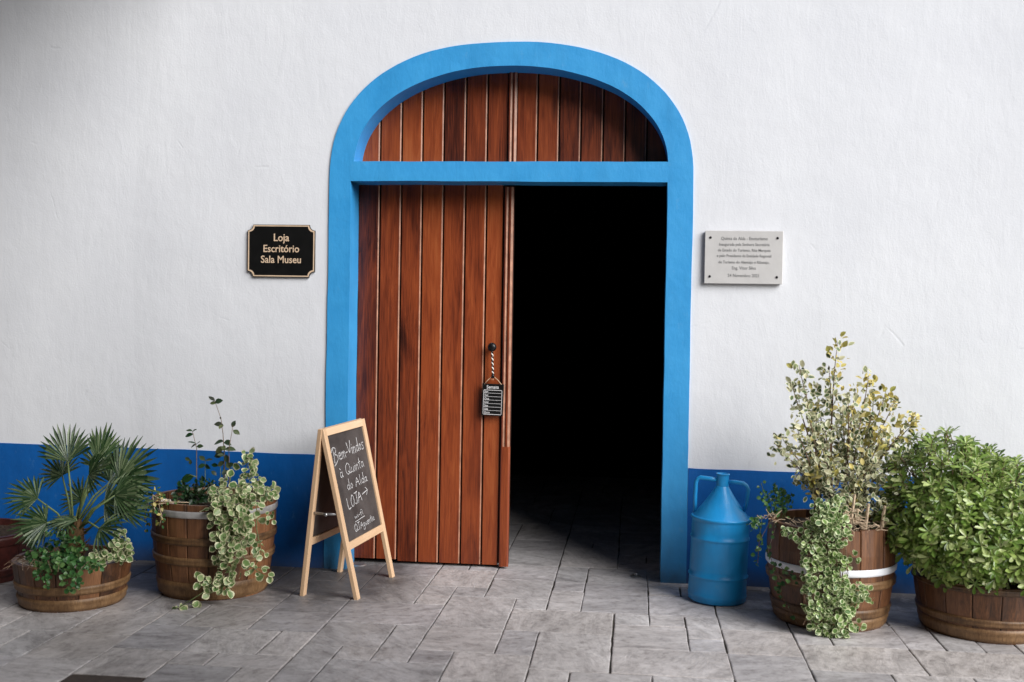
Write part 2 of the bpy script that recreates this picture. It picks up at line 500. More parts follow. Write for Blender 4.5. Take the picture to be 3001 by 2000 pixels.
def stone(mb, t, rr):
    x0, x1 = kx(t[0]), kx(t[1]); y0, y1 = ry(t[3]), ry(t[2])
    g = .0036
    if x1 - x0 < .02: return
    x0 += g * U(.4, 1.5); x1 -= g * U(.4, 1.5); y0 += g * U(.15, .8); y1 -= g * U(.15, .8)
    nx = max(2, int((x1 - x0) / .06)); ny = max(2, int((y1 - y0) / .06))
    ring = [(x0 + (x1 - x0) * i / nx, y0) for i in range(nx)] + [(x1, y0 + (y1 - y0) * i / ny) for i in range(ny)] + \
           [(x1 - (x1 - x0) * i / nx, y1) for i in range(nx)] + [(x0, y1 - (y1 - y0) * i / ny) for i in range(ny)]
    cx, cy = (x0 + x1) / 2, (y0 + y1) / 2
    h = U(-.0012, .0012); tx, ty = U(-.003, .003), U(-.003, .003)
    def z(x, y): return h + tx * (x - cx) + ty * (y - cy)
    A, B, Cc = [], [], []
    for (x, y) in ring:
        jx, jy = U(-.0018, .0018), U(-.0018, .0018)
        x += jx; y += jy
        dx, dy = x - cx, y - cy
        L = max(abs(dx) / (x1 - x0), abs(dy) / (y1 - y0)) * 2
        sx = 1 - .0038 / (abs(x1 - x0) / 2); sy = 1 - .0038 / (abs(y1 - y0) / 2)
        A.append((x, y, -.02)); B.append((x, y, z(x, y) - .0015)); Cc.append((cx + dx * sx, cy + dy * sy, z(x, y)))
    n = len(ring); b = len(mb.v)
    mb.v += A + B + Cc
    for i in range(n):
        j = (i + 1) % n
        mb.f.append((b + i, b + j, b + n + j, b + n + i)); mb.m.append(0)
        mb.f.append((b + n + i, b + n + j, b + 2 * n + j, b + 2 * n + i)); mb.m.append(0)
    mb.f.append(tuple(b + 2 * n + i for i in range(n))); mb.m.append(0)

M['stone_dark'] = simple("dark_brown_slab", (.055, .038, .030), .7, 0, .4, 25, .4, .3)
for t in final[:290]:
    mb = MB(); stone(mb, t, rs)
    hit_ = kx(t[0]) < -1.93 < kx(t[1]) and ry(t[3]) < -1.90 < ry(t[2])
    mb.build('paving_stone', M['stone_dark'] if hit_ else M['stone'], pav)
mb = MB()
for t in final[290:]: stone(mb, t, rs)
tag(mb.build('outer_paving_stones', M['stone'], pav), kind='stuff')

# ------------------------------------------------------------------ house front
house = empty('house_facade')
tag(house, 'white rough-plastered house front with blue band and arched blue doorway', 'house')
CX = -.664
def supere(x, a, b, z0, n): return z0 + b * max(0, 1 - abs(x / a) ** n) ** (1 / n)
def arch(a, b, z0, n, N=56):
    P = []
    for i in range(N + 1):
        t = pi * i / N
        c, s = cos(t), sin(t)
        P.append((CX + a * (1 if c > 0 else -1) * abs(c) ** (2 / n), z0 + b * abs(s) ** (2 / n)))
    return P                                                 # from right springing to left springing
def inner_arch(): return arch(.815, .512, 2.128, 2.1)
OUT = [(-1.610, 0.0), (.279, 0.0)] + arch(.9445, .70, 2.062, 2.32)
OUT = [(-1.612, -.02), (.284, -.02), (.281, 1.0)] + OUT[2:] + [(-1.613, 1.0)]

def curve_mesh(name, loops, y0, y1):
    cd = bpy.data.curves.new(name, 'CURVE'); cd.dimensions = '2D'; cd.fill_mode = 'BOTH'
    for L in loops:
        sp = cd.splines.new('POLY'); sp.points.add(len(L) - 1)
        for i, (x, z) in enumerate(L): sp.points[i].co = (x, z, 0, 1)
        sp.use_cyclic_u = True
    cd.extrude = (y1 - y0) / 2
    o = bpy.data.objects.new(name, cd); col.objects.link(o)
    dg = bpy.context.evaluated_depsgraph_get()
    me = bpy.data.meshes.new_from_object(o.evaluated_get(dg))
    me.transform(Matrix(((1, 0, 0, 0), (0, 0, -1, (y0 + y1) / 2), (0, 1, 0, 0), (0, 0, 0, 1))))
    me.update()
    bpy.data.objects.remove(o); bpy.data.curves.remove(cd)
    me.name = name
    return me

wall_out = [(-9, -.02), (6.5, -.02), (6.5, 5.2), (-9, 5.2)]
# the wall: one sheet of masonry with the doorway cut through it (the cut runs under the painted surround)
hole = [(CX + (x - CX) * .985, z if z < .1 else (z - .1) * .990 + .1) for x, z in OUT]
wl = [(-9, -.02), (hole[0][0], -.02)] + list(reversed(hole[3:])) + [(hole[2][0], hole[2][1]), (hole[1][0], -.02), (6.5, -.02), (6.5, 5.2), (-9, 5.2)]
me = curve_mesh('wall', [wl], 0, .42)
me.materials.append(M['plaster'])
link('wall', me, house)

# painted blue band either side, a skin 4 mm thick with a hand-cut top edge
def band(x0, x1):
    top = []
    n = int((x1 - x0) / .05)
    for i in range(n + 1):
        x = x0 + (x1 - x0) * i / n
        top.append((x, .6035 - .0048 * (x + 2) + .0040 * noise.noise(Vector((x * 4, 3, 0))) + .0018 * noise.noise(Vector((x * 30, 7, 0)))))
    L = [(x0, -.02), (x1, -.02)] + list(reversed(top))
    me = curve_mesh('blue_band', [L], -.005, .0)
    me.materials.append(M['dado_blue'])
    link('blue_band', me, house)
band(-9, -1.6135); band(.2845, 6.5)

# blue surround with arch light and door opening
ia = inner_arch()
lun = [(ia[0][0], 2.148)] + [p for p in ia if p[1] > 2.153] + [(ia[-1][0], 2.148)]
dr = [(-1.494, -.02), (.1545, -.02), (.151, 2.046), (-1.494, 2.046)]
so = [OUT[0], dr[0], dr[3], dr[2], dr[1]] + OUT[1:]
def wob(P, k):
    R = []
    for i in range(len(P)):
        a_, b_ = P[i], P[(i + 1) % len(P)]
        n_ = max(1, int(math.hypot(b_[0] - a_[0], b_[1] - a_[1]) / .06))
        for j in range(n_):
            x_ = a_[0] + (b_[0] - a_[0]) * j / n_; z_ = a_[1] + (b_[1] - a_[1]) * j / n_
            e = noise.noise_vector(Vector((x_ * 3.1, z_ * 3.1, k))) * .0032 + noise.noise_vector(Vector((x_ * 14, z_ * 14, k))) * .0012
            R.append((x_ + e.x, z_ + e.y if z_ > .05 else z_))
    return R
so = wob(so, 1.0); lun = wob(lun, 5.0)
me = curve_mesh('door_surround', [so, lun], -.008, .168)
me.materials.append(M['frame_blue'])
o = link('door_surround', me, house)
bevel(o, .006, 2, 50)

PF = .168                                                    # front of the planks
def plank(name, x0, x1, z0, z1, parent, top=None, edge=True):
    """tongue and groove board: pale bevel on its right edge, narrow dark gap beyond"""
    T = .026
    zs = [z0, z1]
    prof = [(x0 + .0015, PF + .004), (x0 + .0045, PF)]
    prof += [(x1 - .0120, PF), (x1 - .0062, PF + .0045)] if edge else [(x1 - .003, PF)]
    prof += [(x1 - .0065, PF + T)] if edge else [(x1 - .003, PF + T)]
    prof += [(x0 + .0015, PF + T)]
    mb = MB(); n = len(prof)
    for zi, z in enumerate(zs):
        for (x, y) in prof:
            zz = z
            if zi == 1 and top: zz = top(x)
            mb.v.append((x - x0, y, zz))
    for i in range(n):
        j = (i + 1) % n
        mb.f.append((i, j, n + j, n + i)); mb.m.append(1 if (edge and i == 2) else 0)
    mb.f.append(tuple(reversed(range(n)))); mb.m.append(0)
    mb.f.append(tuple(range(n, 2 * n))); mb.m.append(0)
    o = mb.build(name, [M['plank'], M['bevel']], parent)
    o.location.x = x0
    return o

def batten(name, x0, x1, z0, z1, parent, grooved, top=None):
    mb = MB(); y = PF - .018
    wd = x1 - x0
    if grooved:
        prof = [(0, PF + .01), (0, y + .004), (.004, y), (.010, y), (.020, y + .007), (.024, y + .007), (.026, y), (wd - .012, y), (wd, y + .008), (wd, PF + .01)]
        pale = (3, 7)
    else:
        prof = [(0, PF + .01), (0, y + .003), (.004, y), (wd - .008, y), (wd, y + .005), (wd, PF + .01)]; pale = ()
    n = len(prof)
    for zi, z in enumerate((z0, z1)):
        for px, py in prof:
            mb.v.append((px, py, (top(x0 + px) if (zi and top) else z)))
    for i in range(n):
        j = (i + 1) % n
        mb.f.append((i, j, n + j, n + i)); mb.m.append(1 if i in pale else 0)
    mb.f.append(tuple(reversed(range(n)))); mb.m.append(0)
    mb.f.append(tuple(range(n, 2 * n))); mb.m.append(0)
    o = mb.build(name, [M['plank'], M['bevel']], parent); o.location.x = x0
    return o

# fixed boards filling the arch
lunette = empty('arch_boarding', (0, 0, 0), house)
def atop(x):
    d = min(abs(x - CX), .83)
    return min(2.70, max(2.13, supere(d, .84, .545, 2.128, 2.1)))
bd = [-1.51, -1.377, -1.26, -1.146, -1.031, -.913, -.798, -.690]
for a, b in zip(bd, bd[1:]):
    plank('plank', a, b, 2.10, 2.5, lunette, atop, b < -.7)
batten('centre_batten', -.687, -.643, 2.10, 2.5, lunette, True, atop)
bd = [-.643, -.531, -.416, -.301, -.184, -.068, .045, .17]
for a, b in zip(bd, bd[1:]):
    plank('plank', a, b, 2.10, 2.5, lunette, atop)
mb = MB(); mb.box(-1.5, .17, PF + .028, PF + .04, 2.08, 2.72)
mb.build('backing_board', M['dark_wood'], lunette)

# the closed leaf of the door
door = empty('door', (0, 0, 0), house)
door['label'] = 'red-brown plank door leaf, closed, with black knob'
bd = [-1.497, -1.375, -1.258, -1.144, -1.028, -.910, -.796, -.708]
for a, b in zip(bd, bd[1:]):
    plank('plank', a, b, .016 + .008 * (b < -1.2), 2.075, door, None, b < -.75)
batten('edge_batten', -.699, -.652, .655, 2.036, door, True)
batten('lower_edge_batten', -.6995, -.6500, .012, .655, door, False)
mb = MB(); mb.box(-1.495, -.652, PF + .0275, PF + .045, .02, 2.07)
mb.build('backing_board', M['dark_wood'], door)
mb = MB()
prof = [(.0001, -.052), (.012, -.051), (.021, -.045), (.024, -.036), (.020, -.027), (.010, -.021), (.009, -.008), (.017, -.004), (.019, 0)]
mb.lathe([(r, z) for r, z in prof], 20, 0, (0, 0, 0), Matrix.Translation((-.752, PF, 1.185)) @ Matrix.Rotation(radians(-90), 4, 'X').to_4x4())
mb2 = MB()
for r_, z_ in ((0, 0),): pass
kn = MB(); kn.lathe([(r, -z) for r, z in prof], 20, 0, (0, 0, 0), Matrix.Translation((-.752, PF, 1.185)) @ Matrix.Rotation(radians(90), 4, 'X'))
kn.build('knob', M['iron'], door, True)

# dark room behind
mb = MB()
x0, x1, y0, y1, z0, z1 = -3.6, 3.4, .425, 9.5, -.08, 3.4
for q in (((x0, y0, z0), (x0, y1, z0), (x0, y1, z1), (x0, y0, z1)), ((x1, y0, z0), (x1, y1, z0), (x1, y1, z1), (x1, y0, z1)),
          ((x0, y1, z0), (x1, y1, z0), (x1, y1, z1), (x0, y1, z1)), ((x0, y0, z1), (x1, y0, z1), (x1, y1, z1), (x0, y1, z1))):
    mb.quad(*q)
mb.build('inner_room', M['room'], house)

# porch roof and side wall added outside the frame to shade the upper left
mb = MB(); mb.box(-9, -1.9, -9.0, -.002, 3.9, 4.05)
tag(mb.build('added_porch_roof', M['ceiling']), 'unseen boarded porch roof added to shade the left of the house front', 'roof')
mb = MB(); mb.box(-5.1, -4.8, -9, -.002, -.01, 3.89)
tag(mb.build('added_side_wall', M['far_wall']), 'unseen plain side wall added left of the planters to block light', 'wall')


mb = MB(); mb.box(-9, 6.5, -9.4, -9.1, -.01, 7.0)  # unseen wall added to block sky light from the front
tag(mb.build('added_yard_wall', M['far_wall']), 'unseen tall plain wall added across the yard to block sky light', 'wall')

# cantilever sunshade added out of view so its soft shade falls on the left planters
par = empty('added_sunshade', (.42, -3.35, 0))
tag(par, 'unseen beige cantilever sunshade added to shade the left planters', 'added_sunshade')
M['canvas'] = simple("beige_canvas", (.30, .26, .20), .9)
mb = MB(); RR, Zr, Zt = 1.28, 2.62, 3.00
ring = [(RR * cos(2 * pi * k / 8), RR * sin(2 * pi * k / 8)) for k in range(8)]
for k in range(8):
    a_, b_ = ring[k], ring[(k + 1) % 8]
    mb.quad((a_[0], a_[1], Zr), (b_[0], b_[1], Zr), (0, 0, Zt))
    mb.quad((a_[0], a_[1], Zr), (a_[0], a_[1], Zr - .12), (b_[0], b_[1], Zr - .12), (b_[0], b_[1], Zr))
mb.build('canopy', M['canvas'], par)
for k in range(8):
    rb_ = MB(); rb_.tube([(0, 0, Zt - .03), (ring[k][0], ring[k][1], Zr - .02)], .009, 5); rb_.build('rib', M['steel'], par)
mb = MB(); mb.tube([(2.2, -1.0, .05), (2.2, -1.0, 2.9), (2.05, -.93, 3.15), (0, 0, Zt + .22), (0, 0, Zt - .02)], .028, 12); mb.build('pole', M['steel'], par, True)
mb = MB(); mb.lathe([(.0001, .10), (.05, .10), (.27, .06), (.29, .03), (.29, 0)], 28, 0, (2.2, -1.0, 0)); mb.build('base', M['iron'], par, True)

# ------------------------------------------------------------------ writing
def text_mesh(body, size, x, z, align='CENTER', bold=0.0, spacing=1.0, xs=1.0):
    cd = bpy.data.curves.new('lettering', 'FONT'); cd.body = body; cd.size = size
    cd.align_x = align; cd.space_character = spacing; cd.offset = bold; cd.extrude = .0006
    cd.resolution_u = 3
    o = bpy.data.objects.new('lettering', cd); col.objects.link(o)
    dg = bpy.context.evaluated_depsgraph_get()
    me = bpy.data.meshes.new_from_object(o.evaluated_get(dg))
    me.transform(Matrix(((xs, 0, 0, x), (0, 0, -1, 0), (0, 1, 0, z), (0, 0, 0, 1))))
    bpy.data.objects.remove(o); bpy.data.curves.remove(cd)
    return me

def place_text(lines, y, mat, parent, name='lettering'):
    for (body, size, x, z, kw) in lines:
        me = text_mesh(body, size, x, z, **kw)
        me.materials.append(mat)
        o = link(name, me, parent); o.location.y = y

# black name sign
sg = empty('wall_sign', (-1.864, 0, 1.675))
tag(sg, 'small black sign with notched corners and gold lettering left of the doorway', 'sign')
def notched(wd, ht, r, n=6):
    P = []
    for sx, sz, a0 in ((1, 1, 270), (-1, 1, 0), (-1, -1, 90), (1, -1, 180)):
        cxx, czz = sx * wd / 2, sz * ht / 2
        for i in range(n + 1):
            a = radians(a0 - 90 * i / n)
            P.append((cxx + r * cos(a), czz + r * sin(a)))
    return P
def fix(P):                                                    # order concave corners
    return P
def notch_poly(wd, ht, r, n=6):
    P = []
    for (sx, sz) in ((1, 1), (-1, 1), (-1, -1), (1, -1)):
        c = (sx * wd / 2, sz * ht / 2)
        if (sx, sz) == (1, 1): a0, a1 = 270, 180
        elif (sx, sz) == (-1, 1): a0, a1 = 360, 270
        elif (sx, sz) == (-1, -1): a0, a1 = 90, 0
        else: a0, a1 = 180, 90
        for i in range(n + 1):
            a = radians(a0 + (a1 - a0) * i / n)
            P.append((c[0] + r * cos(a), c[1] + r * sin(a)))
    return P
for nm, loops, ya, yb, mt in (('panel', [notch_poly(.366, .276, .030)], -.012, -.001, M['black']),
                              ('border_line', [notch_poly(.360, .270, .029), notch_poly(.348, .258, .029)], -.0135, -.0118, M['gold'])):
    me = curve_mesh(nm, loops, ya, yb); me.materials.append(mt); link(nm, me, sg)
place_text([("Loja", .056, 0, .052, dict(bold=.0006, xs=.92)), ("Escritório", .054, 0, -.006, dict(bold=.0006, xs=.92)),
            ("Sala Museu", .054, 0, -.063, dict(bold=.0006, xs=.92))], -.0125, M['gold'], sg)
# plaque
pq = empty('wall_plaque', (.536, 0, 1.668))
tag(pq, 'pale grey engraved plaque with four screws right of the doorway', 'plaque')
mb = MB(); mb.box(-.193, .193, -.024, -.0085, -.133, .133)
bevel(mb.build('plate', M['plaque'], pq), .0015)
mb = MB(); mb.box(-.190, .190, -.0085, 0, -.130, .130)
mb.build('backing_board', M['plaque_edge'], pq)
for sx in (-1, 1):
    for sz in (-1, 1):
        mb = MB(); mb.lathe([(.0001, .005), (.004, .0045), (.0062, .002), (.0065, 0)], 14, 0, (0, 0, 0),
                            Matrix.Translation((sx * .166, -.024, sz * .098)) @ Matrix.Rotation(radians(90), 4, 'X'))
        mb.build('screw', M['iron'], pq, True)
ln = ["Quinta da Alda - Enoturismo", "Inaugurada pela Senhora Secretária", "de Estado do Turismo, Rita Marques",
      "e pelo Presidente da Entidade Regional", "de Turismo do Alentejo e Ribatejo,", "Eng. Vitor Silva", "24 Novembro 2021"]
lz = [.092, .063, .034, .006, -.026, -.056, -.094]
ls = [.0225, .020, .020, .0195, .020, .0225, .0225]
place_text([(a, s, .002, z - .005, dict(xs=.88, bold=.0001)) for a, s, z in zip(ln, ls, lz)], -.0245, M['engrave'], pq)

# hanging week board on the door knob
hb = empty('hanging_chalkboard', (-.745, PF - .03, .905))
tag(hb, 'little slate hung from the door knob on a twisted black and white cord', 'chalkboard')
R = Matrix.Rotation(radians(1.2), 4, 'Y')
mb = MB(); mb.box(-.058, .058, -.004, .006, -.085, .085, 0, R)
bevel(mb.build('slate', M['black'], hb), .002)
mb = MB()
for (a, b, c, d) in ((-.050, .050, .050, .053), (-.050, .050, -.079, -.076), (-.050, -.0475, -.079, .053), (.0475, .050, -.079, .053)):
    mb.box(a, b, -.0050, -.0040, c, d, 0, R)
for i in range(1, 7):
    zz = .053 - i * .129 / 7
    mb.box(-.049, .049, -.0050, -.0040, zz, zz + .0016, 0, R)
mb.build('ruled_lines', M['chalk'], hb)
tl = [("Semana", .025, 0, .060, dict(bold=.0004, xs=.85))]
for i, d in enumerate(["Seg", "Ter", "Qua", "Qui", "Sex", "Sáb", "Dom"]):
    tl.append((d, .016, -.044, .053 - (i + 1) * .129 / 7 + .0035, dict(align='LEFT', bold=.0003, xs=.9)))
place_text(tl, -.0052, M['chalk'], hb)
mb = MB(); top = Vector((-.007, -.004, .272)); kk = Vector((.0, -.004, .128))
for ph, mt in ((0, 0), (pi, 1)):
    pts = []
    for i in range(65):
        t = i / 64; c = top.lerp(kk, t); a = t * 6 * 2 * pi + ph
        pts.append(c + Vector((cos(a) * .0032, sin(a) * .0032, 0)))
    mb.tube(pts, .0034, 5, mt)
mb.tube([top + Vector((0.016 * sin(a), -.006, .014 + .016 * cos(a))) for a in [i * 2 * pi / 14 for i in range(15)]], .003, 5, 0)
mb.tube([kk + Vector((0, -.002, .012)), kk + Vector((0, -.002, -.012))], [.007, .009], 8, 0)
mb.build('twisted_cord', [M['iron'], M['white_cord']], hb, True)
mb = MB()
for s in (-1, 1):
    mb.tube([kk, Vector((s * .028, -.003, .104)), Vector((s * .046, -.003, .082))], .0022, 5)
mb.tube([kk, Vector((-.018, -.004, .112)), Vector((.004, -.005, .106)), kk], .0018, 5)
mb.build('string', M['rope'], hb, True)

# ------------------------------------------------------------------ A-frame blackboard
def strokes_for():
    # single-line letters, x 0..w, y 0 baseline .. 1 cap height
    S = {}
    S['B'] = (.72, [[(.12, 1.02), (.16, .5), (.10, -.05)], [(-.12, .78), (.1, 1.08), (.45, 1.0), (.50, .74), (.22, .55), (.6, .42), (.62, .12), (.3, -.12), (.0, -.25)]])
    S['e'] = (.42, [[(.05, .26), (.36, .32), (.30, .52), (.12, .50), (.04, .25), (.14, .02), (.38, .06)]])
    S['m'] = (.6, [[(.04, .5), (.06, 0)], [(.06, .36), (.2, .52), (.26, .3), (.27, 0)], [(.27, .36), (.42, .52), (.48, .3), (.52, 0)]])
    S['-'] = (.3, [[(.03, .3), (.24, .34)]])
    S['V'] = (.55, [[(0, 1), (.26, 0), (.5, 1.05)]])
    S['i'] = (.2, [[(.08, .5), (.10, .04)], [(.09, .68), (.10, .72)]])
    S['n'] = (.42, [[(.04, .5), (.06, 0)], [(.06, .34), (.22, .52), (.32, .34), (.34, 0)]])
    S['d'] = (.45, [[(.34, .42), (.16, .52), (.04, .26), (.14, .02), (.34, .14)], [(.36, 1.05), (.35, .2), (.42, .0)]])
    S['o'] = (.4, [[(.2, .52), (.04, .28), (.16, .02), (.34, .2), (.30, .46), (.18, .52)]])
    S['s'] = (.38, [[(.34, .5), (.14, .54), (.10, .36), (.30, .22), (.24, .0), (.02, .04)]])
    S['a'] = (.45, [[(.32, .46), (.14, .5), (.04, .22), (.16, .0), (.32, .2)], [(.34, .5), (.34, .1), (.44, .02)]])
    S['à'] = (.45, S['a'][1] + [[(.08, .86), (.22, .70)]])
    S['Q'] = (.8, [[(.42, 1.02), (.12, .8), (.05, .3), (.3, -.02), (.62, .2), (.66, .74), (.40, 1.02)], [(.36, .3), (.58, .04), (.8, .1)]])
    S['u'] = (.45, [[(.04, .5), (.06, .12), (.18, 0), (.32, .2), (.34, .5)], [(.34, .3), (.38, .02), (.44, .04)]])
    S['t'] = (.32, [[(.16, .95), (.14, .15), (.26, .0)], [(.0, .55), (.32, .62)]])
    S['A'] = (.62, [[(0, 0), (.26, 1), (.54, 0)], [(.1, .38), (.46, .42)]])
    S['l'] = (.22, [[(.10, 1.0), (.08, .12), (.18, 0)]])
    S['L'] = (.52, [[(.05, 1), (.06, 0), (.46, .06)]])
    S['O'] = (.62, [[(.3, 1), (.05, .6), (.1, .1), (.34, 0), (.55, .4), (.48, .9), (.28, 1)]])
    S['J'] = (.5, [[(.05, .98), (.5, 1.0)], [(.34, 1), (.34, .2), (.18, 0), (.02, .14)]])
    S['>'] = (1.1, [[(.1, .45), (1.0, .52)], [(.7, .84), (1.02, .52), (.72, .16)]])
    S['w'] = (.55, [[(.02, .5), (.14, 0), (.26, .42), (.38, 0), (.52, .52)]])
    S['f'] = (.35, [[(.36, .9), (.2, .95), (.14, .6), (.14, 0)], [(.0, .5), (.3, .54)]])
    S['g'] = (.45, [[(.32, .46), (.14, .5), (.04, .22), (.18, .04), (.32, .2)], [(.34, .5), (.34, -.25), (.14, -.42), (.0, -.25)]])
    S['T'] = (.55, [[(0, 1), (.52, 1.02)], [(.26, 1), (.25, 0)]])
    S[' '] = (.35, [])
    return S
SF = strokes_for()
def onboard(q):
    u_, v_ = q.x / ul, q.y / vl
    return (a * (1 - u_) + b * u_) * (1 - v_) + (d * (1 - u_) + c * u_) * v_ - nf * .0068
def write(mb, s, u0, v0, h, wid, slope, Mx, th=.0042):
    tot = sum(SF[c_][0] for c_ in s); k = wid / tot; x = 0
    for c_ in s:
        aw, L = SF[c_]
        for line in L:
            P = []
            for i in range(len(line) - 1):
                for j in range(4):
                    t = j / 4; P.append((line[i][0] + (line[i + 1][0] - line[i][0]) * t, line[i][1] + (line[i + 1][1] - line[i][1]) * t))
            P.append(line[-1])
            # smooth
            for _ in range(2):
                P = [P[0]] + [((P[i - 1][0] + 2 * P[i][0] + P[i + 1][0]) / 4, (P[i - 1][1] + 2 * P[i][1] + P[i + 1][1]) / 4) for i in range(1, len(P) - 1)] + [P[-1]]
            Q = []
            for (px, py) in P:
                uu = u0 + (x + px) * k; vv = v0 + py * h + slope * (x + px) * k
                Q.append(Vector((uu, vv, 0)))
            for i in range(len(Q) - 1):
                a_, b_ = Q[i], Q[i + 1]; d = (b_ - a_)
                if d.length < 1e-6: continue
                nrm = Vector((-d.y, d.x, 0)).normalized() * th * U(.35, .62)
                ee = d.normalized() * th * .25
                mb.quad(*[onboard(q) for q in (a_ - nrm - ee, b_ - nrm + ee, b_ + nrm + ee, a_ + nrm - ee)])
        x += aw

af = empty('a_frame_blackboard', (-1.48, -.35, 0))
tag(af, 'folding pine A-frame blackboard with white chalk welcome writing beside the door', 'blackboard')
base = Vector((-1.48, -.35, 0))
F1, F2 = Vector((-1.276, -.610, 0)), Vector((-1.204, -.116, 0))
B1, B2 = Vector((-1.568, -.581, 0)), Vector((-1.517, -.046, 0))
T1, T2 = Vector((-1.455, -.606, .804)), Vector((-1.380, -.100, .811))
def panel(P1, P2, A1, A2, front):
    """P feet, A apex; local u along width, v up the slope, n out of the face"""
    P1, P2, A1, A2 = [p - base for p in (P1, P2, A1, A2)]
    bw, bt = .036, .020
    n_ = ((P2 - P1).cross(A1 - P1)).normalized()
    if not front: n_ = n_
    def bar(a, b, wdir, name):
        d = (b - a); L = d.length; d.normalize()
        wv = (wdir - d * wdir.dot(d)).normalized(); nn = d.cross(wv).normalized()
        if nn.dot(n_) < 0: nn = -nn
        Mx = Matrix(((d.x, wv.x, nn.x, a.x), (d.y, wv.y, nn.y, a.y), (d.z, wv.z, nn.z, a.z), (0, 0, 0, 1)))
        mb = MB(); mb.box(0, L, 0, bw, -bt, 0, 0)
        o = mb.build(name, M['pine'], af)
        # grain runs along local z of the wood material: turn the mesh so its length is z
        o.data.transform(Matrix(((0, 1, 0, 0), (0, 0, 1, 0), (1, 0, 0, 0), (0, 0, 0, 1))))
        o.matrix_local = Mx @ Matrix(((0, 0, 1, 0), (1, 0, 0, 0), (0, 1, 0, 0), (0, 0, 0, 1)))
        bevel(o, .002)
    u = (A2 - A1).normalized()
    bar(P1, A1, u, 'leg'); bar(P2, A2, -u, 'leg')
    s1 = (A1 - P1).normalized(); s2 = (A2 - P2).normalized()
    w1 = (P1 + s1 * .235 + u * bw * .98); w2 = (P2 + s2 * .245 - u * bw * .98)
    bar(w1, w2, s1, 'rail')
    t1 = A1 - s1 * (bw + .0) + u * bw * .98; t2 = A2 - s2 * (bw + .0) - u * bw * .98
    bar(t1, t2, s1, 'rail')
    a, b, c, d = w1 + s1 * bw * .9, w2 + s2 * bw * .9, t2, t1
    off = -n_ * .009
    mb = MB()
    back = -n_ * .004
    q = [p + off for p in (a, b, c, d)]; q2 = [p + off + back for p in (a, b, c, d)]
    mb.quad(*q); mb.quad(*reversed(q2), mi=1)
    mb.build('blackboard_panel', [M['chalkboard'], M['pine']] if front else [M['pine_board'], M['chalkboard']], af)
    return a, b, c, d, n_, u, s1
M['pine_board'] = simple("brown_hardboard_back", (.23, .14, .075), .75, 0, .2, 14)
a, b, c, d, nf, uf, sf = panel(F1, F2, T1, T2, True)
panel(B2, B1, T2 + Vector((-.026, 0, .0)), T1 + Vector((-.026, 0, 0)), False)
# writing on the front panel: local (u, v) grid of the quad
n_out = nf
o_ = a - nf * .0082
vv = (d - a); vl = vv.length; vv = vv.normalized(); uu = (b - a); ul = uu.length; uu = uu.normalized()
sh = (d - a).normalized()
Mx = Matrix(((uu.x, sh.x, nf.x, o_.x), (uu.y, sh.y, nf.y, o_.y), (uu.z, sh.z, nf.z, o_.z), (0, 0, 0, 1)))
W_ = ul; H_ = vl
mb = MB(); write(mb, "Bem-Vindos", W_ * .06, H_ * .745, .066, W_ * .88, .05, Mx, .0048)
mb.build('chalk_line', M['chalk'], af)
mb = MB(); write(mb, "à Quinta", W_ * .14, H_ * .585, .056, W_ * .70, .05, Mx, .0040)
mb.build('chalk_line', M['chalk'], af)
mb = MB(); write(mb, "do Alda", W_ * .26, H_ * .455, .050, W_ * .60, .02, Mx, .0042)
mb.build('chalk_line', M['chalk'], af)
mb = MB(); write(mb, "LOJA>", W_ * .18, H_ * .280, .056, W_ * .64, .10, Mx, .0044)
mb.build('chalk_line', M['chalk'], af)
mb = MB(); write(mb, "wi-fi", W_ * .30, H_ * .175, .028, W_ * .26, .04, Mx, .0034)
mb.build('chalk_line', M['chalk'], af)
mb = MB(); mb.quad(*[onboard(Vector(p)) for p in ((W_ * .30, H_ * .148, 0), (W_ * .58, H_ * .160, 0), (W_ * .58, H_ * .166, 0), (W_ * .30, H_ * .153, 0))])
mb.build('chalk_underline', M['chalk'], af)
mb = MB(); write(mb, "QTAguentia", W_ * .24, H_ * .060, .036, W_ * .60, .04, Mx, .0034)
mb.build('chalk_line', M['chalk'], af)
mb = MB()
p1 = F1.lerp(T1, .50) - base + Vector((-.012, .012, 0)); p2 = B1.lerp(T1, .50) - base + Vector((.006, .014, 0))
mb.tube([p1, p1.lerp(p2, .5) + Vector((0, 0, -.004)), p2], .0065, 6)
pm = p1.lerp(p2, .5); mb.tube([pm + Vector((0, -.008, -.006)), pm + Vector((0, .008, -.006))], .009, 8)
mb.build('metal_stay', M['steel'], af, True)

# ------------------------------------------------------------------ blue milk can
can = empty('blue_can', (.418, -.300, 0))
tag(can, 'blue painted metal can with cone top and two bent handles', 'can')
lean = Matrix.Rotation(radians(1.6), 4, 'Y')
prof = [(.0001, .004), (.130, .004), (.137, .010), (.1385, .03), (.1405, .034), (.1385, .040), (.1375, .115), (.1385, .120), (.1435, .126), (.1435, .130), (.1375, .136),
        (.1370, .295), (.1378, .300), (.1425, .306), (.1425, .310), (.1365, .316), (.1360, .385), (.1365, .392), (.1430, .398), (.1430, .406),
        (.1380, .410), (.1330, .409)]
def dent(t, z):
    if z < .04 or z > .39: return 0
    e = 0
    for a0, z0, amp, wa, wz in ((-1.9, .355, .006, .22, .02), (-2.1, .20, .005, .35, .04), (-1.35, .21, .004, .3, .05), (-2.2, .08, .005, .3, .02)):
        e -= amp * math.exp(-((t - a0 - (2 * pi if t - a0 > pi else 0)) / wa) ** 2 - ((z - z0) / wz) ** 2)
    return e + .0012 * noise.noise(Vector((cos(t) * 3, sin(t) * 3, z * 14)))
p2_ = []
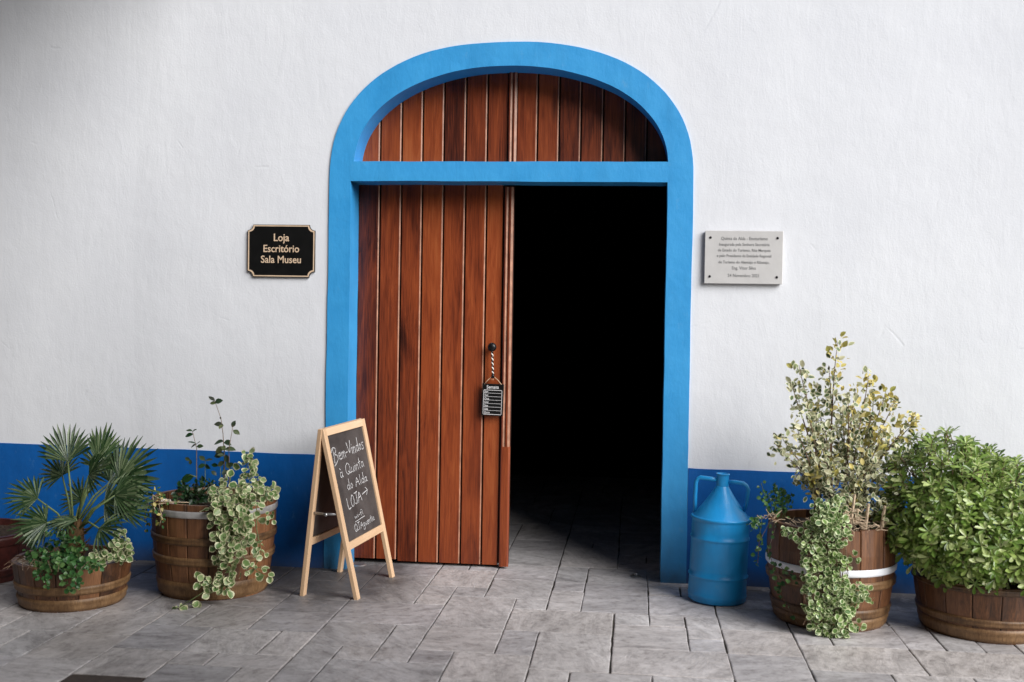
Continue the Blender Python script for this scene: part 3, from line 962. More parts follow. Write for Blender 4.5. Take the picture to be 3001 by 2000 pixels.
for i in range(len(prof) - 1):
    n = max(1, int(abs(prof[i + 1][1] - prof[i][1]) / .02))
    for j in range(n): p2_.append((prof[i][0] + (prof[i + 1][0] - prof[i][0]) * j / n, prof[i][1] + (prof[i + 1][1] - prof[i][1]) * j / n))
p2_.append(prof[-1])
mb = MB(); mb.lathe(p2_, 64, 0, (0, 0, 0), lean, dent)
mb.build('body', M['can_blue'], can, True)
mb = MB(); mb.lathe([(.1335, .4085), (.131, .412), (.1, .449), (.06, .505), (.036, .543), (.0300, .553)], 48, 0, (0, 0, 0), lean)
mb.build('cone_top', M['can_blue'], can, True)
mb = MB(); mb.lathe([(.0300, .552), (.0295, .60), (.0298, .607), (.0325, .609), (.0325, .613), (.0285, .614), (.0265, .608), (.026, .56), (.0001, .56)], 28, 0, (0, 0, 0), lean)
mb.build('neck', M['can_blue'], can, True)
for s in (-1, 1):
    mb = MB()
    if s < 0: pts = [(-.028, 0, .582), (-.06, 0, .583), (-.106, 0, .586), (-.119, 0, .578), (-.126, 0, .562), (-.127, 0, .50), (-.124, 0, .415)]
    else: pts = [(.028, 0, .575), (.06, 0, .576), (.098, 0, .573), (.113, 0, .563), (.122, 0, .545), (.117, 0, .49), (.108, 0, .44)]
    P = [lean @ Vector(p) for p in pts]
    rot = Matrix.Rotation(radians(-8), 4, 'Z')
    mb.tube([rot @ p for p in P], [.010, .011, .011, .010, .010, .010, .010], 10)
    mb.build('handle', M['can_blue'], can, True)

# ------------------------------------------------------------------ barrels
def barrel(name, label, x, y, rt_, rb, bulge, h, hoops, n=18, smat=None, soil=.05, rot=0.0):
    root = empty(name, (x, y, 0))
    tag(root, label, 'planter', 'wooden barrel planters along the house front')
    smat = smat or M['stave']
    def rad(z):
        t = z / h
        return rb + (rt_ - rb) * t + bulge * 4 * t * (1 - t)
    Z = [0, .25, .5, .75, 1]
    me = None
    for i in range(n):
        a0 = 2 * pi * i / n + rot; wd = 2 * pi / n
        mb = MB()
        g = .0016 / rt_
        cols = [-wd / 2 + g, -wd / 2 + g * 3.5, 0, wd / 2 - g * 3.5, wd / 2 - g]
        dz = U(-.003, .003) ; pr = U(-.0012, .0012)
        for t in Z:
            for j, c_ in enumerate(cols):
                r = rad(t * h) + pr - (.0022 if j in (0, 4) else 0)
                mb.v.append((r * sin(c_), -r * cos(c_), t * h + (dz if t == 1 else 0)))
        nb = len(mb.v)
        for t in Z:
            for j, c_ in enumerate(cols):
                r = rad(t * h) - .022
                mb.v.append((r * sin(c_), -r * cos(c_), t * h + (dz if t == 1 else 0)))
        for k in range(4):
            for j in range(4):
                q = k * 5 + j
                mb.f.append((q, q + 1, q + 6, q + 5)); mb.m.append(0)
                mb.f.append((nb + q + 1, nb + q, nb + q + 5, nb + q + 6)); mb.m.append(0)
        for j in range(4):
            mb.f.append((20 + j, 21 + j, nb + 21 + j, nb + 20 + j)); mb.m.append(0)
        for k in range(4):
            mb.f.append((k * 5 + 5, k * 5, nb + k * 5, nb + k * 5 + 5)) ; mb.m.append(0)
            mb.f.append((k * 5 + 4, k * 5 + 9, nb + k * 5 + 9, nb + k * 5 + 4)); mb.m.append(0)
        o = mb.build('stave', smat, root)
        o.rotation_euler.z = a0
    mb = MB()
    rs_ = [(rad(t * h) - .018, t * h) for t in (0.02, .25, .5, .75, .92)]
    mb.lathe(rs_, 32)
    rr = rad(h - soil) - .016
    sgm = 28; b0 = len(mb.v)
    rings = [rr, rr * .7, rr * .35]
    for q in rings:
        for k in range(sgm):
            t = 2 * pi * k / sgm
            mb.v.append((q * cos(t), q * sin(t), h - soil + .02 * (1 - q / rr) + U(-.006, .006)))
    for i in range(2):
        for k in range(sgm):
            aa = b0 + i * sgm + k; bb = b0 + i * sgm + (k + 1) % sgm
            mb.f.append((aa, bb, bb + sgm, aa + sgm)); mb.m.append(0)
    mb.f.append(tuple(b0 + 2 * sgm + k for k in range(sgm))); mb.m.append(0)
    mb.build('soil', M['soil'], root)
    for (z0, z1, mt, ridged) in hoops:
        mb = MB()
        pr = []
        N_ = 7
        for i in range(N_ + 1):
            t = i / N_; z = z0 + (z1 - z0) * t
            e = .0045 * min(1, 6 * min(t, 1 - t)) + (.0035 * abs(sin(2 * pi * t)) if ridged else 0)
            pr.append((rad(z) + .0005 + e, z))
        mb.lathe(pr, 56, 0, (0, 0, 0), None, lambda t, z: .0009 * noise.noise(Vector((cos(t) * 4, sin(t) * 4, z * 9))))
        mb.build('hoop', mt, root, True)
    return root

TH = M['tan_hoop']
barrel('barrel_planter', 'low dark wooden barrel tub holding the fan palm', -2.572, -.835, .262, .222, .004, .205,
       [(.078, .118, TH, True), (.004, .058, TH, True)], 16, None, .02)
barrel('barrel_planter', 'tall wooden barrel with grey metal hoop at its rim, trailed over by cream-edged leaves', -2.022, -.500, .296, .252, .012, .452,
       [(.392, .424, M['grey_hoop'], False), (.262, .300, TH, True), (.165, .205, TH, True), (.005, .085, TH, True)], 18, None, .035, .1)
barrel('barrel_planter', 'tall wooden barrel with one white hoop, half hidden by trailing leaves', .908, -.530, .280, .238, .022, .452,
       [(.250, .282, M['white_hoop'], False), (.185, .225, TH, True), (.055, .10, TH, True), (.004, .055, TH, True)], 14, None, .04, .06)
barrel('barrel_planter', 'low wooden barrel tub under the bright green bush', 1.575, -.575, .305, .262, .006, .245,
       [(.212, .240, TH, True), (.070, .105, TH, True), (.004, .062, TH, True)], 16, None, .04, .13)
barrel('barrel_planter', 'red-brown tub cut by the left edge behind the palm', -3.305, -.48, .310, .27, .004, .235,
       [(.182, .228, M['red_rim'], False), (.03, .07, M['red_rim'], False)], 16, M['red_rim'], .03)

def pebbles(n, cx, cy, r, z, a0, a1, parent_label, rin=.6, sz=.013):
    mb = MB()
    for _ in range(n):
        a = U(a0, a1); q = r * sqrt(U(rin * rin, 1)); s = sz * U(.6, 1.3)
        c = Vector((cx + q * cos(a), cy + q * sin(a), z + s * .2))
        R_ = Matrix.Rotation(U(0, 6), 3, 'Z') @ Matrix.Rotation(U(0, 1), 3, 'X')
        b = len(mb.v)
        P = [(1, 0, 0), (.3, .8, .1), (-.6, .6, 0), (-.9, -.3, 0), (0, -.8, 0), (.7, -.6, .1)]
        for p in P: mb.v.append(tuple(c + R_ @ Vector((p[0] * s, p[1] * s * .8, p[2] * s))))
        mb.v.append(tuple(c + R_ @ Vector((0, 0, s * .65)))); mb.v.append(tuple(c - R_ @ Vector((0, 0, s * .65))))
        for k in range(6):
            mb.f.append((b + k, b + (k + 1) % 6, b + 6)); mb.m.append(0)
            mb.f.append((b + (k + 1) % 6, b + k, b + 7)); mb.m.append(0)
    o = mb.build('pebbles', M['pebble'], None, True)
    tag(o, parent_label, 'pebbles', None, 'stuff')
pebbles(230, -2.572, -.835, .238, .190, pi * .98, pi * 2.02, 'pale pebbles along the front edge of the palm tub', .78, .013)
pebbles(90, -2.022, -.500, .262, .425, pi * 1.05, pi * 1.6, 'pale pebbles along the left rim of the tall barrel', .8, .014)

# ------------------------------------------------------------------ leaves
LM = {}
def leaf_mesh(kind, mat, var=0):
    """flat-ish leaf with midrib fold and curl: base at origin, tip along +x, face up +z, unit length"""
    key = (kind, mat.name, var)
    if key in LM: return LM[key]
    rg = random.Random(var * 7 + len(kind))
    prof = {'round': [(0, .04), (.12, .26), (.35, .47), (.62, .48), (.86, .30), (1, .05)],
            'oval': [(0, .03), (.25, .24), (.5, .32), (.78, .22), (1, .02)],
            'obov': [(0, .02), (.25, .055), (.5, .12), (.75, .165), (.92, .12), (1, .02)],
            'lance': [(0, .02), (.3, .11), (.55, .14), (.8, .08), (1, .01)]}[kind]
    curl = rg.uniform(-.35, .15); fold = rg.uniform(.1, .45)
    V, F, rim = [], [], []
    for (t, w_) in prof:
        z = curl * t * t * .5
        edge = t < .03 or t > .97
        for s in (-1, -.55, 0, .55, 1):
            V.append((t, s * w_, z + abs(s) * w_ * fold))
            rim.append(1.0 if (abs(s) == 1 or edge) else (.35 if abs(s) > .5 else 0.0))
    for i in range(len(prof) - 1):
        for j in range(4):
            q = i * 5 + j; F.append((q, q + 1, q + 6, q + 5))
    LM[key] = (V, F, rim)
    me = bpy.data.meshes.new('leaf'); me.from_pydata(V, [], F); me.materials.append(mat)
    at = me.attributes.new('rim', 'FLOAT', 'POINT'); at.data.foreach_set('value', rim)
    me.polygons.foreach_set("use_smooth", [True] * len(F)); me.update()
    LM[key + ('me',)] = me
    return LM[key]

def leaf_matrix(p, d, n, s):
    d = Vector(d).normalized(); n = Vector(n)
    n = n - d * n.dot(d)
    if n.length < 1e-4: n = d.orthogonal()
    n.normalize(); y = n.cross(d)
    p = Vector(p)
    return Matrix(((d.x * s, y.x * s, n.x * s, p.x), (d.y * s, y.y * s, n.y * s, p.y), (d.z * s, y.z * s, n.z * s, p.z), (0, 0, 0, 1)))

def add_leaves(root, leaves, kind, mats, limit=295, name='leaf', seen=None):
    """leaves: list of (matrix, mat index). the nearest to the viewer become parts, the rest one mass"""
    org = root.location
    cp = Vector((0, -5.7, 1.44))
    L = sorted(leaves, key=lambda q: (q[0].to_translation() - cp).length)
    for Mx, mi in L[:limit]:
        var = random.randrange(4)
        leaf_mesh(kind, mats[mi], var)
        me = LM[(kind, mats[mi].name, var, 'me')]
        link(name, me, root, Matrix.Translation(-org) @ Mx)
    rest = L[limit:]
    if rest:
        V, F, rim, mids = [], [], [], []
        for Mx, mi in rest:
            v, f, rm = leaf_mesh(kind, mats[mi], random.randrange(4))
            b = len(V)
            V += [tuple((Mx @ Vector(q)) - org) for q in v]
            F += [tuple(b + i for i in q) for q in f]; rim += rm; mids += [mi] * len(f)
        me = bpy.data.meshes.new('inner_foliage'); me.from_pydata(V, [], F)
        for m in mats: me.materials.append(m)
        me.polygons.foreach_set("material_index", mids)
        me.polygons.foreach_set("use_smooth", [True] * len(F))
        at = me.attributes.new('rim', 'FLOAT', 'POINT'); at.data.foreach_set('value', rim)
        me.update()
        tag(link('inner_foliage', me, root), kind='stuff')

def rv(s=1.0): return Vector((random.gauss(0, s), random.gauss(0, s), random.gauss(0, s)))

def plant(name, loc, label, cat='plant', group=None):
    return tag(empty(name, loc), label, cat, group)

# ---- fan palm
palm = plant('fan_palm', (-2.58, -.84, .19), 'small fan palm with stiff grey-green fans in the low tub', 'palm')
mb = MB(); mb.tube([(0, 0, -.03), (.01, 0, .06), (.02, .0, .14), (.025, 0, .19)], [.045, .05, .04, .022], 10)
mb.build('trunk', M['trunk'], palm, True)
mb = MB()
for _ in range(60):
    a = U(0, 2 * pi); z = U(0, .17); p = Vector((.012 + .045 * cos(a), .045 * sin(a), z))
    mb.tube([p, p + Vector((.03 * cos(a), .03 * sin(a), U(.0, .05)))], [.003, .001], 4)
tag(mb.build('trunk_fibres', M['trunk'], palm), kind='stuff')
def fan(hub, tipd, nrm, R_, spread=2.2, nl=20, lit=0):
    hub = Vector(hub); org = palm.location; nl = int(nl * .80)
    base_ = Vector((-2.565 + U(-.02, .02), -.84 + U(-.02, .02), U(.27, .36)))
    mid = base_.lerp(hub, .5) + Vector((0, 0, .03))
    mb = MB(); mb.tube([base_ - org, mid - org, hub - org], [.006, .005, .0035], 6)
    mb.build('leaf_stalk', M['green_stem'], palm, True)
    d = Vector(tipd).normalized(); n = Vector(nrm); n = (n - d * n.dot(d)).normalized(); y = n.cross(d)
    mb = MB()
    for i in range(nl):
        t = (i / (nl - 1) - .5) * 2
        a = t * spread / 2 + U(-.02, .02)
        L = R_ * (1 - .28 * abs(t) ** 1.5) * U(.93, 1.05)
        dr = d * cos(a) + y * sin(a); sd = n.cross(dr)
        w_ = R_ * .062
        joined = .42
        P = []
        for k, (u_, ww) in enumerate(((.0, .1), (.2, .42), (.42, 1.0), (.72, .62), (1.0, .05))):
            q = hub - org + dr * L * u_ + n * (-.06 * L * u_ * u_) - Vector((0, 0, .05 * L * u_ ** 3)) + (n * U(-.02, .02) * L * u_)
            wd = w_ * ww * (1.0 if k else .3)
            if 0 < k < 3: wd = min(wd * 1.3, L * u_ * spread / nl * .56)
            P.append((q - sd * wd + n * wd * .7, q, q + sd * wd + n * wd * .7))
        for k in range(4):
            mb.quad(P[k][0], P[k][1], P[k + 1][1], P[k + 1][0]); mb.quad(P[k][1], P[k][2], P[k + 1][2], P[k + 1][1])
    o = mb.build('palm_leaf', M['palm_leaf'], palm)
fans = [((-2.66, -.90, .36), (-.8, -.3, -.25), (0, -.8, .6), .15, 2.4, 18),
        ((-2.53, -.98, .40), (-.2, -.8, -.3), (0, -.5, .9), .13, 2.4, 16),
        ((-2.50, -.72, .60), (.1, .3, .9), (.1, -1, .3), .17, 2.8, 20),
        ((-2.36, -.86, .50), (.9, -.2, .1), (.0, -.9, .4), .17, 2.6, 20),
        ((-2.620, -.80, .640), (-.25, .2, 1.0), (.15, -1, .2), .20, 2.3, 22),
        ((-2.684, -.95, .488), (-1.0, -.1, .30), (.1, -.8, .6), .165, 2.6, 20),
        ((-2.440, -.95, .603), (.75, -.35, .45), (-.3, -.8, .5), .165, 3.0, 22),
        ((-2.462, -.82, .650), (.25, .1, 1.0), (.6, -.8, .0), .19, 1.3, 16),
        ((-2.400, -.74, .560), (.75, .05, .75), (-.2, -1, .3), .235, 2.9, 26),
        ((-2.430, -.70, .500), (.95, .1, -.1), (.0, -.8, .6), .21, 2.6, 22),
        ((-2.690, -.72, .560), (-.5, .2, .6), (.1, -1, .2), .145, 3.3, 22),
        ((-2.582, -1.05, .400), (-.9, -.3, .05), (-.1, -.75, .7), .165, 2.8, 22),
        ((-2.470, -1.00, .405), (-.9, -.3, .1), (.0, -.3, 1), .125, 2.0, 14),
        ((-2.40, -.93, .36), (.8, -.4, -.05), (.1, -.8, .5), .165, 2.2, 16),
        ((-2.50, -.62, .52), (.3, .6, .7), (.1, -1, .3), .19, 2.8, 20),
        ((-2.60, -.70, .44), (-.6, .4, .5), (.1, -1, .3), .16, 2.6, 18),
        ((-2.44, -.80, .45), (.7, -.1, .15), (.0, -.9, .4), .19, 2.8, 20),
        ((-2.35, -.80, .42), (.7, .3, .35), (.0, -.9, .4), .16, 2.6, 18)]
for f in fans: fan(*f)

def scatter(clumps, size, facing, jitter_d=.8, mi=None, hang=.3):
    """clumps: (x, y, z, rx, ry, rz, n)"""
    L = []
    for (x, y, z, rx, ry_, rz, n) in clumps:
        for _ in range(n):
            v = rv(1).normalized() * U(.3, 1) ** .5
            p = Vector((x + v.x * rx, y + v.y * ry_, z + v.z * rz))
            nn = (Vector(facing) + v * .7 + rv(.35)).normalized()
            d = (Vector((v.x, -.2, v.z - hang)) + rv(jitter_d)).normalized()
            m = mi() if mi else 0
            L.append((leaf_matrix(p, d, nn, size * U(.5, 1.3)), m))
    return L

# ---- creeping ivy in the palm tub
pl = plant('creeping_ivy', (-2.50, -1.0, .2), 'small-leaved green ivy spilling over the front of the palm tub')
cl = [(-2.69, -.93, .245, .06, .05, .03, 55), (-2.62, -1.02, .235, .08, .05, .035, 80), (-2.52, -1.07, .235, .08, .05, .04, 95), (-2.44, -1.10, .225, .07, .04, .045, 90),
      (-2.56, -1.125, .185, .03, .02, .035, 28), (-2.42, -1.135, .165, .05, .02, .04, 50), (-2.36, -1.08, .23, .05, .04, .03, 40), (-2.60, -.93, .31, .05, .03, .06, 45), (-2.54, -.95, .29, .05, .02, .05, 50), (-2.48, -.97, .28, .04, .02, .04, 30), (-2.54, -1.125, .17, .015, .01, .045, 12)]
add_leaves(pl, scatter(cl, .022, (.1, -.8, .5)), 'round', [M['ivy_leaf']])
mb = MB()
for _ in range(26):
    a = Vector((U(-2.70, -2.36), U(-1.08, -.92), .22)) - pl.location
    mb.tube([a, a + Vector((U(-.04, .04), -.04, .03)), a + Vector((U(-.08, .08), -.08, -.01))], .0013, 4)
mb.build('stems', M['stem'], pl)
pl = plant('cream_ivy', (-2.32, -.9, .22), 'tuft of cream-edged ivy at the right rim of the palm tub')
cl = [(-2.335, -.86, .285, .035, .05, .05, 60), (-2.30, -.90, .25, .03, .05, .045, 60), (-2.37, -.97, .235, .045, .03, .03, 50)]
add_leaves(pl, scatter(cl, .028, (.2, -.8, .4)), 'round', [M['var_leaf']])

# ---- trailing cream-edged plant on the tall left barrel
pl = plant('trailing_plant', (-1.87, -.68, .45), 'big cream-edged round-leaved plant trailing down the tall barrel to the floor')
B_ = [(-1.819, -.62, .688, .018, .015, .018, 5), (-1.812, -.64, .650, .02, .015, .02, 6), (-1.804, -.66, .611, .045, .02, .025, 14), (-1.78, -.68, .566, .05, .02, .03, 18), (-1.885, -.70, .560, .02, .015, .02, 7),
      (-1.901, -.74, .509, .05, .04, .03, 24), (-1.80, -.74, .515, .07, .04, .03, 34), (-1.844, -.80, .456, .07, .03, .04, 42), (-1.745, -.78, .46, .05, .03, .04, 26), (-1.915, -.81, .432, .035, .02, .03, 16),
      (-1.798, -.815, .388, .07, .02, .045, 40), (-1.872, -.815, .35, .05, .02, .035, 22), (-1.765, -.80, .323, .045, .02, .04, 22), (-1.845, -.815, .29, .055, .02, .04, 28), (-1.865, -.81, .215, .045, .02, .035, 20),
      (-1.80, -.80, .225, .05, .02, .04, 16), (-1.845, -.81, .147, .045, .02, .035, 20), (-1.77, -.80, .142, .02, .01, .03, 4), (-1.90, -.815, .105, .05, .02, .03, 18), (-1.945, -.83, .112, .03, .01, .02, 7),
      (-1.86, -.81, .09, .04, .02, .025, 10), (-1.905, -.835, .066, .02, .01, .015, 4), (-1.956, -.86, .036, .012, .01, .01, 2), (-1.989, -.88, .016, .012, .01, .005, 2), (-2.03, -.90, .008, .018, .01, .004, 5),
      (-1.724, -.62, .510, .04, .03, .035, 26), (-1.69, -.70, .395, .035, .015, .02, 8), (-1.704, -.745, .245, .03, .01, .03, 6), (-1.745, -.77, .206, .03, .01, .04, 6), (-1.675, -.74, .135, .02, .01, .012, 3), (-1.712, -.765, .16, .035, .01, .015, 5), (-1.725, -.76, .28, .03, .01, .03, 4)]
B_ = [v[:6] + (int(v[6] * 1.3) if v[6] > 6 else v[6],) for v in B_]
L = scatter(B_, .033, (.15, -.95, .25), .6, None, .35)
add_leaves(pl, L, 'round', [M['var_leaf']], 290)
mb = MB()
for path in ([(-1.86, -.7, .45), (-1.83, -.66, .55), (-1.81, -.65, .62), (-1.82, -.62, .69)], [(-1.85, -.7, .47), (-1.85, -.82, .42), (-1.85, -.82, .25), (-1.87, -.815, .12), (-1.95, -.85, .06), (-2.03, -.90, .008)],
             [(-1.80, -.7, .47), (-1.78, -.81, .4), (-1.78, -.81, .25), (-1.74, -.78, .18), (-1.68, -.75, .13)], [(-1.75, -.68, .46), (-1.72, -.76, .35), (-1.70, -.75, .24), (-1.73, -.77, .16)],
             [(-1.9, -.7, .46), (-1.89, -.81, .4), (-1.87, -.82, .2), (-1.9, -.82, .1)]):
    mb.tube([Vector(p) - pl.location for p in path], .0022, 5)
mb.build('stems', M['green_stem'], pl, True)

# ---- tall thin plants in the same barrel
def stemplant(loc, label, stems, leafs, size, mat, name='stem_plant', kind='oval'):
    pl = plant(name, loc, label)
    org = Vector(loc)
    for s in stems:
        mb = MB(); mb.tube([Vector(p) - org for p in s], [.0028 * (1 - .6 * i / (len(s) - 1)) for i in range(len(s))], 6)
        mb.build('stem', M['green_stem'] if len(s) < 4 else M['stem'], pl, True)
    L = []
    for (p, d, s) in leafs:
        L.append((leaf_matrix(p, d, Vector((U(-.3, .3), -.75, .6)) + rv(.3), size * s), 0))
    add_leaves(pl, L, kind, [mat])
    return pl
st = [(-1.972, -.50, .40), (-1.975, -.50, .541), (-1.978, -.50, .66), (-1.985, -.5, .754), (-1.996, -.50, .83), (-2.028, -.50, .915)]
lf = []
for (p, d, s) in (((-2.028, -.5, .915), (-1, 0, .8), 1.1), ((-2.028, -.5, .91), (1, -.2, .25), 1.2), ((-2.02, -.5, .905), (-1, -.1, -.05), .9), ((-2.0, -.5, .84), (.3, 0, -1), .4), ((-1.985, -.5, .80), (-1, -.3, .1), 1.2), ((-1.985, -.5, .80), (-.2, -.8, -.4), 1.0),
                  ((-1.94, -.5, .79), (.5, 0, 1), 1.0), ((-1.935, -.5, .775), (1, -.1, -.5), 1.1), ((-1.98, -.5, .72), (-1, 0, -.25), 1.5), ((-1.98, -.5, .715), (1, 0, -.3), 1.1), ((-1.98, -.5, .70), (.2, -.8, -.5), 1.0), ((-1.98, -.5, .71), (.7, 0, .3), 1.0), ((-1.978, -.5, .69), (-1, 0, -.5), 1.5), ((-1.978, -.5, .68), (1, 0, .05), 1.6),
                  ((-1.978, -.5, .66), (-1, 0, -.3), 1.5), ((-1.976, -.5, .65), (-.6, -.3, .1), 1.0), ((-1.97, -.5, .655), (.4, -.5, -.8), 1.3), ((-1.965, -.5, .62), (.6, -.5, -.7), 1.2), ((-1.975, -.5, .62), (-1, 0, -.6), 1.2), ((-1.96, -.5, .60), (.6, -.2, .2), 1.1), ((-1.96, -.5, .58), (-.3, -.6, -.3), 1.1)):
    lf.append((p, d, s))
stemplant((-1.975, -.50, .42), 'tall thin spindly plant rising highest from the tall left barrel',
          [st, [(-1.955, -.5, .42), (-1.95, -.5, .56), (-1.955, -.5, .68), (-1.935, -.5, .80)], [(-1.99, -.49, .42), (-1.985, -.49, .56), (-1.975, -.5, .7)], [(-1.965, -.49, .42), (-1.94, -.49, .6)], [(-2.0, -.5, .42), (-1.995, -.5, .6)]],
          lf, .036, M['rose_leaf'])
stemplant((-2.115, -.50, .42), 'short stem with a few dark leaves, leftmost shoot in the tall left barrel',
          [[(-2.115, -.5, .42), (-2.117, -.5, .56), (-2.118, -.5, .68), (-2.14, -.5, .765)], [(-2.08, -.48, .42), (-2.082, -.48, .62)], [(-2.115, -.5, .54), (-2.15, -.5, .55), (-2.17, -.5, .535)]],
          [((-2.14, -.5, .765), (-1, 0, .1), .9), ((-2.14, -.5, .76), (.7, 0, .5), .7), ((-2.135, -.5, .75), (-1, -.2, -.25), 1.1), ((-2.12, -.5, .705), (-.8, -.5, .3), 1.1), ((-2.12, -.5, .70), (.6, -.4, .4), .9), ((-2.118, -.5, .69), (1, 0, .1), .9),
           ((-2.118, -.5, .70), (-.9, 0, -.5), .9), ((-2.15, -.5, .62), (-1, 0, .5), .8), ((-2.15, -.5, .60), (.2, -.3, 1), .7), ((-2.13, -.5, .545), (-1, -.1, -.35), 1.9), ((-2.082, -.48, .62), (-.7, 0, .5), 1.0), ((-2.082, -.48, .62), (.8, 0, .2), 1.0), ((-2.08, -.48, .60), (-.8, -.3, -.3), 1.0),
           ((-2.08, -.48, .60), (.7, -.4, -.4), 1.0), ((-2.05, -.48, .60), (.9, 0, -.1), .9), ((-2.05, -.48, .57), (.6, -.1, -.4), .9)], .038, M['dark_leaf'])
pl = plant('dark_shrub', (-2.11, -.52, .43), 'low dark glossy mound of leaves at the back of the tall left barrel')
add_leaves(pl, scatter([(-2.15, -.52, .475, .06, .05, .04, 90), (-2.06, -.52, .485, .07, .05, .045, 110), (-2.11, -.60, .45, .08, .04, .03, 60)], .026, (0, -.6, .8)), 'oval', [M['dark_leaf']])
pl = plant('withered_creeper', (-2.22, -.66, .45), 'half-dried creeper hanging over the left rim of the tall left barrel')
add_leaves(pl, scatter([(-2.245, -.66, .478, .03, .03, .03, 26), (-2.20, -.76, .44, .03, .02, .03, 22), (-2.17, -.80, .385, .02, .01, .035, 16), (-2.315, -.60, .42, .02, .02, .05, 18), (-2.32, -.62, .33, .015, .015, .05, 10), (-2.13, -.76, .462, .04, .02, .012, 14)], .02, (0, -.8, .4), mi=lambda: int(rnd() < .6)), 'oval', [M['ivy_leaf'], M['yellow_leaf']])
mb = MB()
for path in ([(-2.13, -.70, .45), (-2.18, -.79, .455), (-2.16, -.80, .40), (-2.17, -.80, .36)], [(-2.2, -.66, .44), (-2.25, -.70, .48), (-2.20, -.79, .43), (-2.15, -.81, .39)], [(-2.05, -.75, .46), (-2.12, -.78, .465), (-2.20, -.76, .46)], [(-2.24, -.6, .45), (-2.32, -.60, .44), (-2.325, -.62, .34)]):
    mb.tube([Vector(p) - pl.location for p in path], .002, 5)
mb.build('stems', M['dry'], pl, True)

# ---- shrub in the white-hooped barrel
shrub = plant('small_leaved_shrub', (.90, -.52, .42), 'tall loose shrub of olive, cream and yellow leaves in the white-hooped barrel', 'shrub')
base_pts = [Vector((.845, -.50, .42)), Vector((.90, -.52, .42)), Vector((.98, -.52, .42)), Vector((1.04, -.50, .42))]
tips = [(.924,-.50,1.264),(.885,-.50,1.153),(.752,-.50,1.151),(.721,-.52,1.071),(.787,-.55,.975),(.734,-.60,.889),(.661,-.62,.843),(.640,-.60,.798),(.728,-.60,.712),
        (1.064,-.50,1.108),(1.007,-.50,1.047),(1.142,-.50,1.04),(1.182,-.50,1.001),(1.26,-.50,.934),(1.28,-.50,.915),(1.125,-.60,.881),(1.203,-.60,.766),(1.087,-.5,.949),
        (.951,-.5,.946),(.882,-.65,.723),(1.042,-.55,.794),(1.13,-.6,.666),(.913,-.65,.647),(1.036,-.7,.581),(1.111,-.7,.536),(.981,-.7,.531),(.975,-.5,.786),
        (.84,-.45,1.06),(.86,-.60,.86),(.80,-.48,.80),(1.03,-.42,.90),(1.10,-.45,1.0),(.94,-.42,.84),(1.0,-.62,.70),(.80,-.6,.66),(1.07,-.64,.74),(.90,-.36,.7),(1.16,-.40,.80),(.99,-.66,.64),(1.18,-.68,.60),(.83,-.50,.93),(.96,-.56,1.02)]
SL = []
for ti, tp in enumerate(tips):
    tp = Vector(tp); b0 = min(base_pts, key=lambda q: abs(q.x - (tp.x * .55 + .94 * .45))) + Vector((U(-.02, .02), U(-.02, .02), 0))
    mid = b0.lerp(tp, .45) + Vector((-(tp.x - .94) * .35, U(-.03, .03), .05)); mid2 = b0.lerp(tp, .8) + Vector((U(-.02, .02), U(-.02, .02), .0))
    mb = MB(); pts = [b0, mid, mid2, tp]
    # resample
    P = []
    for i in range(9):
        t = i / 8; a_ = (1 - t) ** 3; b_ = 3 * t * (1 - t) ** 2; c_ = 3 * t * t * (1 - t); d_ = t ** 3
        P.append(b0 * a_ + mid * b_ + mid2 * c_ + tp * d_)
    mb.tube([p - shrub.location for p in P], [.006 * (1 - .8 * i / 8) for i in range(9)], 5)
    mb.build('branch', M['stem'], shrub, True)
    yel = (tp.x > .98 and tp.z > .85) or rnd() < .12
    n = int(56 + 66 * (tp - b0).length)
    for k in range(n):
        t = U(.22, 1.0) ** .8
        i = min(7, int(t * 8)); p = P[i].lerp(P[i + 1], t * 8 - i) if t < 1 else tp
        d = (P[i + 1] - P[i]).normalized()
        off = rv(.016 + .014 * (t < .9))
        if off.length > .055: continue
        p = p + off
        dd = (d * .7 + rv(.8) + off * 14).normalized()
        r = rnd()
        mi = 1 if (yel and r < .62 and t > .55) else (1 if r < .07 else 0)
        SL.append((leaf_matrix(p, dd, Vector((U(-.4, .4), -.7, .6)) + rv(.4), .030 * U(.55, 1.3)), mi))
add_leaves(shrub, SL, 'oval', [M['shrub_leaf'], M['yellow_leaf']])
# dry stalks at the rim
pl = plant('dry_stalks', (.95, -.74, .45), 'bleached dry stalks and straw lying on the rim of the white-hooped barrel', 'dead plant')
mb = MB()
for (x, y, z, n, sp) in ((.615, -.64, .462, 16, .035), (.73, -.68, .458, 14, .05), (.945, -.76, .485, 34, .05), (.90, -.80, .445, 16, .05), (1.03, -.76, .455, 22, .06), (1.10, -.72, .462, 14, .04)):
    for _ in range(n):
        p = Vector((x + U(-sp, sp), y + U(-.02, .02), z + U(-.01, .02))) - pl.location
        d = Vector((U(-1, 1), U(-.5, .2), U(-.35, .5)))
        d2 = d + rv(.4)
        mb.tube([p, p + d * .022, p + d * .022 + d2 * .025], [.0022, .0018, .001], 4)
for (x, z1, x1) in ((.955, .60, .97), (1.085, .555, 1.10), (1.02, .56, 1.03)):
    p = Vector((x, -.72, .44)) - pl.location
    cn = MB(); cn.tube([p, p + Vector((x1 - x, -.01, z1 - .44))], [.008, .006], 6)
    cn.build('cane', M['dry'], pl)
for _ in range(26):                                                # a curled withered frond
    a = U(0, 2 * pi); c0 = Vector((.945, -.78, .52)) - pl.location
    p = c0 + Vector((U(-.03, .03), U(-.02, .02), U(-.03, .03)))
    mb.tube([p, p + Vector((.016 * cos(a), -.006, .02 * sin(a))), p + Vector((.026 * cos(a + .8), -.004, .026 * sin(a + .8)))], [.003, .003, .001], 4)
tag(mb.build('straw', M['dry'], pl), kind='stuff')

